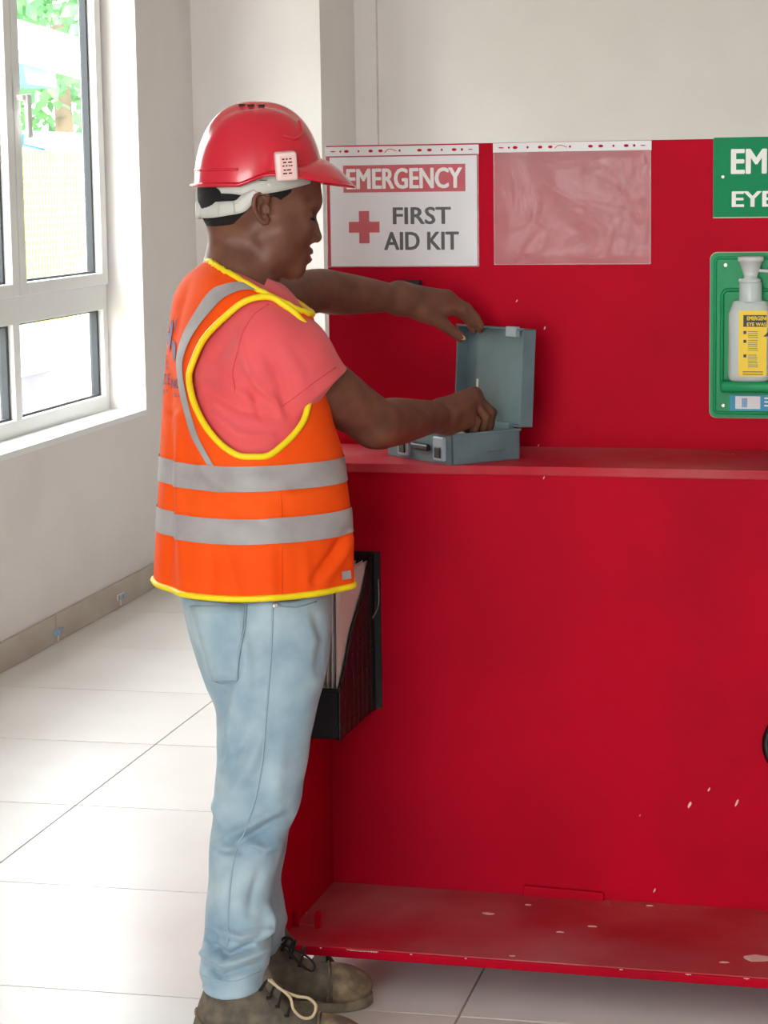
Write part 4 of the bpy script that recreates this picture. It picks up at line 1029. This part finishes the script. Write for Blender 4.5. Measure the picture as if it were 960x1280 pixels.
# stacked creases round both ankles
zz = jV[:, 2]; ang = np.arctan2(jV[:, 1]-np.where(jV[:, 1] < 0, -.13, .1), jV[:, 0]+.03)
jV = jV+jN*((.0028*np.sin(zz*170+2.0*np.sin(ang*2)+ang))*np.clip((.20-zz)/.10, 0, 1)*np.clip((zz-.055)/.03, 0, 1))[:, None]
# denim grain shape: soft long-wave unevenness
jV = jV+jN*(.0016*np.sin(jV[:, 0]*55+jV[:, 2]*31)*np.sin(jV[:, 2]*43-jV[:, 1]*40))[:, None]
jeans = np_obj('jeans', jV, jF, 'denim', person)
BVJ = BVHTree.FromPolygons([Vector(v) for v in jV], [tuple(f) for f in jF.tolist()])
def jline(name, pts, r, m, off=.0): return obj(name, tube([hit(BVJ, x, y, off)[0] for x, y in smooth_path(pts, 6)], r, 6), m, jeans, True)
jline('side_seam', [(341, 756), (340, 790), (338, 830), (334, 880), (330, 930), (326, 965), (319, 1000), (306, 1040), (298, 1055), (290, 1090), (286, 1130), (284, 1183)], .0018, 'denim_seam')
pk = [(248, 752), (308, 754), (304, 790), (299, 835), (296, 851), (271, 853), (258, 812)]
def patch(name, poly, m, off, n=9):
    A, B_, C_, D_ = poly; V = []; F = []
    for i in range(n):
        for j in range(n):
            s, t = i/(n-1), j/(n-1); q = (np.array(A)*(1-s)+np.array(B_)*s)*(1-t)+(np.array(D_)*(1-s)+np.array(C_)*s)*t; V.append(hit(BVJ, q[0], q[1], off)[0])
    for i in range(n-1):
        for j in range(n-1): a = i*n+j; F.append((a, a+n, a+n+1, a+1))
    o = obj(name, (V, F), m, jeans, True); s = o.modifiers.new('t', 'SOLIDIFY'); s.thickness = .003; return o
patch('back_pocket', [(240, 757), (307, 757), (297, 851), (268, 851)], 'denim', .0022)
jline('pocket_stitch', [(308, 757), (304, 795), (298, 835), (297, 851), (283, 855), (270, 851), (262, 833)], .0015, 'denim_seam', .003)
jline('pocket_stitch', [(302, 759), (298, 795), (293, 833), (291, 846)], .0009, 'denim_dark', .0035)
jline('pocket_mark', [(257, 808), (266, 806), (276, 801), (291, 804)], .0013, 'denim_mark', .003); jline('pocket_mark', [(258, 812), (267, 808), (278, 807)], .0010, 'denim_mark', .003)
jline('front_pocket_edge', [(343, 754), (352, 758), (372, 759), (395, 752)], .0016, 'denim_seam', .0005)
jline('cuff_stitch', [(253, 1219), (270, 1225), (295, 1226), (325, 1214)], .0010, 'denim_seam', .0006)
rp, rn_ = hit(BVJ, 344.5, 757, .001); 
obj('rivet', xform(lathe([(.0005, 0), (.0048, 0), (.0048, .0012), (.003, .0022), (.0005, .0022)], 14), Matrix.Translation(rp) @ Vector(rn_).to_track_quat('Z', 'Y').to_matrix().to_4x4()), 'rivet', jeans)

# ================================================================== BOOTS
def boot(heel, direction, mat_up='boot'):
    d = np.array([math.cos(direction), math.sin(direction), 0]); root = empty('boot', tuple(heel), direction); root.parent = person
    G = Sculpt(np.arange(-.03, .32, .004), np.arange(-.07, .07, .004), np.arange(-.005, .20, .004))
    G.ell((.228, 0, .036), (.062, .048, .034), None, .015); G.cone((.222, 0, .030), .034, (.10, 0, .068), .042, .03); G.cone((.12, 0, .05), .042, (.06, 0, .10), .046, .03)
    G.ell((.045, 0, .05), (.052, .042, .055), None, .03); G.cone((.060, 0, .085), .044, (.066, 0, .160), .042, .02); G.cone((.12, 0, .085), .030, (.075, 0, .13), .034, .03)
    X, Y, Z = G.grid((slice(None),)*3); G.F = np.maximum(G.F, np.maximum(.016-Z, Z-.172)+0*X+0*Y)
    V, F = G.mesh(); V = relax(V, F, 2); N = vnormals(V, F)
    V = V+N*(.0016*np.sin(V[:, 0]*120+V[:, 2]*60)*np.clip(1-np.abs(V[:, 0]-.14)/.07, 0, 1)+.0012*np.sin(V[:, 2]*150+V[:, 0]*20)*np.clip(1-np.abs(V[:, 0]-.05)/.06, 0, 1))[:, None]
    up = np_obj('upper', V, F, mat_up, root)
    # toe guard and heel counter: slightly proud skins
    bv = BVHTree.FromPolygons([Vector(v) for v in V], [tuple(f) for f in F.tolist()])
    def out(p, o):
        hpt, n, i_, dd = bv.find_nearest(Vector(p)); return np.array(hpt)+np.array(n)*o
    def arc(f, n=26): return [out(f(t), .0016) for t in np.linspace(0, 1, n)]
    obj('toe_seam', tube(arc(lambda t: (.205+.012*math.sin(math.pi*t), -.06+.12*t, .02+.10*math.sin(math.pi*t))), .0022, 6), 'boot_toe', root, True)
    obj('heel_seam', tube(arc(lambda t: (.085-.16*math.sin(math.pi*t)*.62, -.06+.12*t, .035+.055*math.sin(math.pi*t))), .0022, 6), 'boot_toe', root, True)
    obj('collar', tube([out((.066+.055*math.cos(a), .055*math.sin(a), .160), .001) for a in np.linspace(0, 2*math.pi, 29)[:-1]], .005, 8, True), mat_up, root, True)
    # sole
    ol = [(-.012, 0), (-.006, .028), (.02, .041), (.07, .037), (.12, .036), (.18, .047), (.235, .048), (.275, .030), (.292, 0), (.277, -.028), (.24, -.046), (.18, -.046), (.12, -.035), (.07, -.037), (.02, -.041), (-.006, -.028)]
    ol = [tuple(p) for p in smooth_path(ol, 3, True)]
    obj('sole', prism(ol, .0, .024, (0, 1, 2), .003), 'sole', root)
    # toe cap cover
    tm = V[F].mean(1); sel = (tm[:, 0] > .215) & (tm[:, 2] > .02); tf = F[sel]; us = np.unique(tf); rm = -np.ones(len(V), int); rm[us] = np.arange(len(us))
    np_obj('toe_cap', (V+N*.0018)[us], rm[tf], 'boot_toe', root)
    # tongue, eyelets and laces
    tg = [out((.14-.075*t, 0, .10+.06*t), .004) for t in np.linspace(0, 1, 8)]
    obj('tongue', tube(tg, [.012, .014, .015, .016, .017, .018, .018, .017], 8), mat_up, root, True)
    for k in range(5):
        t = k/4; c = np.array([.155-.062*t, 0, .095+.062*t]); L_ = out(c+np.array([0, -.024, -.012]), .003); R2 = out(c+np.array([0, .024, -.012]), .003)
        m_ = out(c, .0165)
        obj('lace', tube(smooth_path([L_, m_, R2], 4), .0022, 6), 'lace_dark', root, True)
        for q in (L_, R2): obj('eyelet', [tuple(np.array(v)*.0042+q) for v in lathe([(.2, -.4), (1, -.4), (1, .5), (.2, .5)], 8)[0]] and ([tuple(np.array(v)*.0042+q) for v in lathe([(.2, -.4), (1, -.4), (1, .5), (.2, .5)], 8)[0]], lathe([(.2, -.4), (1, -.4), (1, .5), (.2, .5)], 8)[1]), 'dark_slot', root)
    return root
bf = boot(hF, dirF); bn = boot(hN, dirN, 'boot')
# loose lace ends
def lace_px(pts, m, r=.0024): return obj('loose_lace', tube(smooth_path([P(*p) for p in pts], 6), r, 6), m, person, True)
wn = -.20
lace_px([(332, 1222, wn+.01), (345, 1232, wn-.004), (362, 1246, wn-.012), (367, 1262, wn-.016), (378, 1272, wn-.018), (390, 1271, wn-.018), (395, 1258, wn-.012), (386, 1248, wn-.006), (370, 1245, wn-.004), (350, 1236, wn-.004), (338, 1224, wn+.008)], 'lace_light', .0027)
lace_px([(326, 1232, wn), (326, 1250, wn-.006), (324, 1275, wn-.01), (322, 1296, wn-.01)], 'lace_dark', .002)
wf = .015
lace_px([(352, 1180, wf+.02), (366, 1186, wf), (384, 1196, wf-.006), (393, 1206, wf-.004), (390, 1214, wf), (378, 1207, wf), (366, 1196, wf+.004), (356, 1186, wf+.01)], 'lace_dark', .0024)
lace_px([(350, 1178, wf+.02), (356, 1172, wf+.01), (366, 1176, wf+.006), (362, 1188, wf+.006), (372, 1202, wf+.004), (384, 1212, wf+.004)], 'lace_dark', .0024)

# ================================================================== HELMET
HMC = P(322, 226, .135)      # centre of the rim
HELM_Y = math.radians(7)
hel = empty('hard_hat', tuple(HMC), HELM_Y); hel.parent = person
sc = 1/FPX*float(np.linalg.norm(HMC-CAML))
fx = (403-322)*sc; bx_ = (322-244)*sc; HTOP = (226-132.5)*sc; HWID = .104
def helm(al, t, off=0.):
    """al azimuth (0 = front), t 0 rim .. 1 crown"""
    c, s = math.cos(al), math.sin(al); Rx = (fx if c > 0 else bx_); e = 2.25
    rr = 1/((abs(c)/Rx)**e+(abs(s)/HWID)**e)**(1/e)
    zr = rim_z(al)
    q = t*math.pi/2
    pr = math.cos(q)**.80; pz = math.sin(q)**.98
    r = rr*pr; x = r*c-.004*pz*0; y = r*s; z = zr+(HTOP-zr)*pz
    # crown crest and side channels
    cr = math.exp(-(y/.022)**2)*max(0, math.sin(q*1.0))**2*.0045; gr = math.exp(-((abs(y)-.034)/.012)**2)*max(0, math.sin(q*1.0))**3*(-.0035)
    b = (x-(.052))/.03; nb = .0025*math.exp(-b*b)*math.exp(-((t-.28)/.12)**2)*abs(s)
    k = 1+(cr+gr+off)/max(.06, math.sqrt(x*x+y*y+z*z)); return np.array([x*k, y*k, z*k+nb*0])
def rim_z(al):
    c = math.cos(al); px = np.interp(c, [-1, -.35, -.12, .08, .30, .55, .8, 1], [-7, -7, 0, 5.5, 6.5, 4, -1, -5]); return px*sc
nA, nTt = 120, 44
V = []; F = []
for i in range(nA):
    for j in range(nTt): V.append(helm(2*math.pi*i/nA, (j/(nTt-1))*.995))
for i in range(nA):
    for j in range(nTt-1): a = i*nTt+j; b = ((i+1) % nA)*nTt+j; F.append((a, b, b+1, a+1))
V.append(np.array(helm(0, 1.)*0+np.array([0, 0, HTOP+.0045]))); ci = len(V)-1
for i in range(nA): F.append((i*nTt+nTt-1, ((i+1) % nA)*nTt+nTt-1, ci))
shell = obj('shell', (V, F), 'helmet', hel, True); s_ = shell.modifiers.new('t', 'SOLIDIFY'); s_.thickness = .003; s_.offset = -1
# rim flange and peak
V = []; F = []; nq = 9
def peak(al, q, lay=1):
    c, s = math.cos(al), math.sin(al); f = max(0., c); b0 = helm(al, .035+(.17*f**2 if not lay else 0)); b1 = helm(al, .035); ext = .006+(437-403)*sc*1.02*(f**1.5)*(1-.12*s*s)
    d = np.array([c, s*.8, 0]); d /= np.linalg.norm(d)
    drop = -(.010*f)*q**1.3 + (.010*f)*(1-q)*q*2
    lift = .0
    return b0*(1-q)+b1*q+d*ext*q**.9+np.array([0, 0, drop-.003*q+lift])
for lay in (0, 1):
    for i in range(nA):
        for j in range(nq): V.append(peak(2*math.pi*i/nA, j/(nq-1), lay)+np.array([0, 0, -.0032*lay]))
o2 = nA*nq
for i in range(nA):
    k = (i+1) % nA
    for j in range(nq-1):
        a, b = i*nq+j, k*nq+j; F.append((a, a+1, b+1, b)); F.append((a+o2, b+o2, b+1+o2, a+1+o2))
    F.append((i*nq+nq-1, i*nq+nq-1+o2, k*nq+nq-1+o2, k*nq+nq-1))
obj('brim', (V, F), 'helmet', hel, True)
obj('brim_edge', tube([peak(2*math.pi*i/nA, 1)+np.array([0, 0, -.0016]) for i in range(nA)], .0024, 6, True), 'helmet', hel, True)
# vents beside the crest: solid plugs, shade inside the holes put into their colour
for k, (al, t) in enumerate(((math.radians(-140), .86), (math.radians(-112), .875), (math.radians(-75), .87))):
    p = helm(al, t, .0012); obj('vent_slot', [tuple(p+np.array([math.cos(a)*.006, math.sin(a)*.0035, -.001-.0*a])) for a in np.linspace(0, 2*math.pi, 11)[:-1]] and ([tuple(p+np.array([math.cos(a)*.006, math.sin(a)*.003, z])) for z in (-.004, .001) for a in np.linspace(0, 2*math.pi, 11)[:-1]], [tuple(range(10, 20)), tuple(range(9, -1, -1))]+[(i, (i+1) % 10, (i+1) % 10+10, i+10) for i in range(10)]), 'dark_slot', hel)
# moulded ridge low on the back and step by the temple
obj('moulded_ridge', tube([helm(a, .13, .0005) for a in np.linspace(math.radians(-178), math.radians(-112), 22)], .0022, 6), 'helmet', hel, True)
obj('moulded_ridge', tube(smooth_path([helm(math.radians(-66), .36, .0008), helm(math.radians(-52), .34, .001), helm(math.radians(-38), .42, .001), helm(math.radians(-26), .56, .001)], 6), .003, 6), 'helmet', hel, True)
# to helmet local coordinates from pixels
HMI = np.array([[math.cos(HELM_Y), math.sin(HELM_Y), 0], [-math.sin(HELM_Y), math.cos(HELM_Y), 0], [0, 0, 1]])
def HL(px, py, w): return HMI@(P(px, py, w)-HMC)
# white side accessory with label
yside = -.116
cl = obj('side_clip', box((339-322)*sc, (365-322)*sc, -.122, -.092, (226-220)*sc, (226-186)*sc, .004), 'clip_white', hel, True)
cl.rotation_euler = (.10, -.06, 0)
lbv = obj('clip_label', box((344.5-322)*sc, (361.5-322)*sc, -.1228, -.1215, (226-215)*sc, (226-190)*sc, .0004), 'clip_label', hel); lbv.rotation_euler = (.10, -.06, 0)
for k, zz_ in enumerate((193, 197, 201, 206, 210)):
    q = obj('label_text', join(*[box((347+a-322)*sc, (347+b-322)*sc, -.1234, -.1226, (226-zz_-1.6)*sc, (226-zz_)*sc) for a, b in (((0, 3), (4.5, 7), (8.5, 11.5)), ((1, 5), (7, 12)), ((0, 2.5), (4, 6), (7.5, 9), (10, 12)), ((1, 4), (5, 10)), ((0, 5), (7, 11)))[k]]), 'dark_slot', hel); q.rotation_euler = (.10, -.06, 0)
# suspension headband: side plates and nape strap, mirrored to the far side
def bp(px, py, side, grow=0.):
    x = (px-322)*sc; y = -(.0885+grow)*math.sqrt(max(.02, 1-((x+.002)/(.100+grow))**2)); return np.array([x, y*side, (226-py)*sc+.0])
def bstrip(name, top, bot, side, grow=0., nw=4):
    t_ = smooth_path(top, 5); b_ = np.array(smooth_path(bot, 5)); n = len(t_); q = np.linspace(0, len(b_)-1, n); b_ = np.stack([np.interp(q, np.arange(len(b_)), b_[:, c]) for c in range(2)], -1)
    V = [bp(*(np.array(t_[i])*(1-k/(nw-1))+b_[i]*k/(nw-1)), side, grow) for i in range(n) for k in range(nw)]; F = []
    for i in range(n-1):
        for k in range(nw-1): F.append((i*nw+k, (i+1)*nw+k, (i+1)*nw+k+1, i*nw+k+1))
    o = obj(name, (V, F), 'headband', hel, True); m_ = o.modifiers.new('t', 'SOLIDIFY'); m_.thickness = .0024; m_.offset = 0
for sd in (1, -1):
    bstrip('headband', [(262, 234), (285, 232), (300, 229), (315, 224), (345, 216), (368, 216), (392, 221), (401, 226)], [(262, 240), (285, 241), (300, 243), (315, 243), (345, 239), (368, 234), (392, 229), (401, 230)], sd)
    bstrip('nape_strap', [(312, 236), (299, 242), (291, 249), (280, 250), (262, 251), (247, 252)], [(320, 241), (307, 258), (298, 264), (282, 267), (262, 270), (247, 270)], sd, .001)
    bstrip('strap_guide', [(288, 250), (270, 252)], [(290, 265), (270, 269)], sd, .004)
obj('ratchet_knob', xform(lathe([(.001, 0), (.014, 0), (.016, .003), (.016, .009), (.013, .012), (.001, .012)], 18), Matrix.Translation((-.098, 0, -35*sc)) @ Matrix.Rotation(-math.pi/2, 4, 'Y')), 'headband', hel, True)
obj('slot', box(-.003, .010, -.0925, -.088, .0, .0013), 'dark_slot', hel); obj('band_rivet', xform(lathe([(.0005, 0), (.004, 0), (.004, .0016), (.0005, .002)], 12), Matrix.Translation((.014, -.0895, -.006)) @ RX), 'headband', hel)

# ================================================================== FIRST AID KIT
K0 = fl(565, 582, ZM); PSI = math.radians(34)+YAW; KW, KL, KH = .166, .222, .060
kit = empty('first_aid_kit', tuple(K0), PSI); tag(kit, 'open grey-blue plastic first aid box held open on the red shelf', 'first aid box')
def kb(name, x0, x1, y0, y1, z0, z1, m, bev=.002, par=kit, sm=False): return obj(name, box(x0, x1, y0, y1, z0, z1, bev), m, par, sm)
kb('base', 0, KW, 0, KL, 0, .004, 'kit_grey')
kb('wall', 0, KW, 0, .004, .0, KH, 'kit_grey', .001); kb('wall', 0, KW, KL-.004, KL, 0, KH, 'kit_grey', .001); kb('wall', 0, .004, 0, KL, 0, KH, 'kit_grey', .001); kb('wall', KW-.004, KW, 0, KL, 0, KH, 'kit_grey', .001)
kb('rim', -.003, KW+.002, -.003, .001, KH-.004, KH+.001, 'kit_grey', .001); kb('rim', -.003, .001, -.003, KL+.003, KH-.004, KH+.001, 'kit_grey', .001)
kb('moulded_mark', KW*.52, KW*.72, -.003, .001, KH*.33, KH*.37, 'kit_grey', .0008)
for y in (.018, .14):
    lt = kb('latch', -.008, .001, y, y+.036, .006, KH-.006, 'kit_latch', .003); kb('latch_tab', -.011, -.006, y+.008, y+.028, .012, .034, 'black', .002, lt)
kb('carry_handle', -.012, -.003, .066, .126, .022, .036, 'black', .004)
# lid: a shallow tray hinged on the right-hand long side, standing open
lid = empty('lid', (KW, 0, KH+.002)); lid.parent = kit; lid.rotation_euler = (0, math.radians(3), 0)
LHt = KW+.028; LD_ = .030
def lb_(name, x0, x1, y0, y1, z0, z1, m, bev=.0015): return obj(name, box(x0, x1, y0, y1, z0, z1, bev), m, lid)
lb_('lid_panel', LD_-.004, LD_, .002, KL-.002, .002, LHt, 'kit_grey'); lb_('lid_back', LD_-.001, LD_+.002, 0, KL, 0, LHt, 'kit_grey')
lb_('lid_side', 0, LD_, 0, .0035, 0, LHt, 'kit_grey'); lb_('lid_side', 0, LD_, KL-.0035, KL, 0, LHt, 'kit_grey'); lb_('lid_side', 0, LD_, 0, KL, LHt-.0035, LHt, 'kit_grey'); lb_('lid_side', 0, LD_, 0, KL, 0, .0035, 'kit_grey')
lb_('lid_rim', -.002, .002, -.001, KL+.001, LHt-.003, LHt+.001, 'kit_grey', .001)
lb_('lid_catch', -.006, .006, .018, .05, LHt-.016, LHt+.004, 'kit_latch'); lb_('lid_catch', -.006, .006, .145, .18, LHt-.012, LHt+.004, 'black')
lb_('paper_strip', LD_-.0055, LD_-.004, KL-.045, KL-.040, .035, .085, 'gauze', 0)
lb_('hinge', -.004, .008, .03, .08, -.006, .006, 'kit_grey'); lb_('hinge', -.004, .008, .12, .17, -.006, .006, 'kit_grey')
# dressings inside
def kitpt(x, y, z): 
    c, s = math.cos(PSI), math.sin(PSI); return (K0[0]+c*x-s*y, K0[1]+s*x+c*y, K0[2]+z)
r_ = obj('gauze_roll', xform(lathe([(.004, 0), (.018, 0), (.0195, .003), (.0195, .047), (.018, .05), (.004, .05)], 20), Matrix.Rotation(math.pi/2, 4, 'Y')), 'gauze', None, True, kitpt(.106, .029, .0240), PSI); tag(r_, 'cream gauze roll lying inside the open box', 'bandage roll')
r_ = obj('dressing_packet', box(0, .05, 0, .045, 0, .012, .003), 'pack_green', None, True, kitpt(.098, .07, .044), PSI+.2); tag(r_, 'pale green dressing packet inside the open box', 'packet')
r_ = obj('dressing_packet', box(0, .085, 0, .11, 0, .035, .004), 'paper', None, True, kitpt(.009, .08, .006), PSI); tag(r_, 'thick white dressing packet at bottom of the open box', 'packet')
r_ = obj('dressing_packet', box(0, .06, 0, .09, 0, .034, .004), 'paper', None, True, kitpt(.1005, .095, .006), PSI); tag(r_, 'white dressing packet under the pale green packet in the box', 'packet')

# ================================================================== OUTSIDE THE WINDOW
gr = obj('ground', box(-60, XW-WT-.02, -30, 90, -.5, -.35), 'grass'); gr['kind'] = 'structure'
def outside_pt(px, py, X): return onx(px, py, X)
def out_box(name, px0, px1, py0, py1, X, m, label, cat, thick=.1, z_floor=True, slope=0):
    a = outside_pt(px0, py1, X); b = outside_pt(px1, py0, X); pm = (max(px0, 0)+px1)/2; zb = -.36 if z_floor else float(outside_pt(pm, py1, X)[2])
    y0, y1 = sorted((float(a[1]), float(b[1])))
    o = obj(name, box(X-thick, X, y0, y1, zb, float(outside_pt(pm, py0, X)[2])), m); tag(o, label, cat); return o
# safety net fence
a = outside_pt(-40, 345, -5.2); b = outside_pt(140, 190, -5.2)
nf_ = empty('safety_net_fence', (-5.2, float(a[1]), -.35)); tag(nf_, 'yellow safety net fence with pale rails outside the window', 'fence')
y0, y1, zt_ = float(a[1]), float(b[1])+.6, float(b[2]); y0 -= 8.; nf_.location.y = y0; H_ = zt_+.35; Ln = y1-y0
st_ = []
for k in range(int(Ln/.05)): st_.append(box(-.004, .004, k*.05, k*.05+.016, 0, H_))
for k in range(int(H_/.05)): st_.append(box(-.003, .005, 0, Ln, k*.05, k*.05+.016))
obj('netting', join(*st_), 'net_yellow', nf_)['kind'] = 'stuff'
for k in range(int(Ln/1.6)+2): obj('post', box(-.05, -.01, k*1.6-.03, k*1.6+.03, 0, H_+.05), 'out_white', nf_)
for za, zb_ in ((.9, .25), (1.35, .75)): obj('rail', tube([(.03, -.3, H_-.25-za*.3), (.03, Ln+.2, H_-.7-za*.6)], .045, 6), 'rail_blue', nf_)
out_box('dark_barrier', -900, 150, 402, 520, -4.6, 'panel_dark', 'dark grey low site barrier outside the lower panes', 'barrier', .06)
out_box('white_rail', -900, 150, 452, 460, -4.55, 'out_white', 'white horizontal rail in front of the dark barrier', 'rail', .05, False)
p1_ = outside_pt(92, 505, -4.4); p2_ = outside_pt(106, 395, -4.4)
tag(obj('white_prop', tube([(-4.4, float(p1_[1]), -.36), (-4.4, float(p1_[1]), float(p1_[2])), (-4.4, float(p2_[1]), float(p2_[2])+.3)], .04, 8), 'out_white'), 'white leaning prop outside the lower pane', 'prop')
# site shed with pale roof and blue tarpaulin
X_ = -9.
def quad(name, pts, X, m, label, cat, th=.15):
    P_ = [outside_pt(x, y, X) for x, y in pts]; o = obj(name, prism([(float(p[1]), float(p[2])) for p in P_], X-th, X, (1, 2, 0)), m); tag(o, label, cat); return o
out_box('shed', 5, 140, 165, 300, -9.6, 'teal', 'turquoise site shed seen through the upper pane', 'shed', 2.5)
quad('shed_roof', [(-20, 12), (150, 62), (150, 98), (-20, 50)], -9.2, 'out_white', 'pale sloping roof panel seen through the upper pane', 'roof', .5)
quad('roof_truss', [(22, 55), (66, 72), (72, 110), (34, 105)], -9.8, 'roof_grey', 'blue grey roof section beneath the pale sloping roof', 'roof', .4)
quad('tarpaulin', [(30, 168), (130, 174), (130, 186), (76, 203), (56, 186), (30, 180)], -9.55, 'tarp_blue', 'blue tarpaulin hung above the yellow net', 'tarpaulin', .06)
# tree
def tree(x, y, z, r, label):
    t = empty('tree', (x, y, -.36)); tag(t, label, 'tree'); G = []
    obj('trunk', tube([(0, 0, 0), (.1, 0, z*.5), (0, .1, z)], [.25, .2, .12], 8), 'trunk', t, True)
    V = []; F = []
    for k in range(2600):
        d = rng.normal(size=3); d /= np.linalg.norm(d); c = d*r*(.55+.5*rng.random())*np.array([1, 1, .8])+np.array([0, 0, z+.3]); u = rng.normal(size=3); u /= np.linalg.norm(u); v = np.cross(u, d); v /= np.linalg.norm(v)+1e-9; s = .12+.12*rng.random(); b = len(V)
        V += [c-u*s, c-v*s*.5, c+u*s, c+v*s*.5]; F.append((b, b+1, b+2, b+3))
    o = obj('foliage', (V, F), 'foliage', t); o['kind'] = 'stuff'
q = outside_pt(70, 20, -15); tree(-15, float(q[1]), float(q[2])+.2, 3.2, 'green leafy tree behind the pale roof'); q = outside_pt(10, 30, -22); tree(-22, float(q[1])-3, float(q[2]), 2.8, 'smaller green tree behind the meeting rail of the window')
tree(-14, 6, 3.2, 3.0, 'green leafy tree beyond the net fence, clear of the shed'); tree(-12, -3, 3.0, 2.6, 'green leafy tree beyond the far end of the net fence')
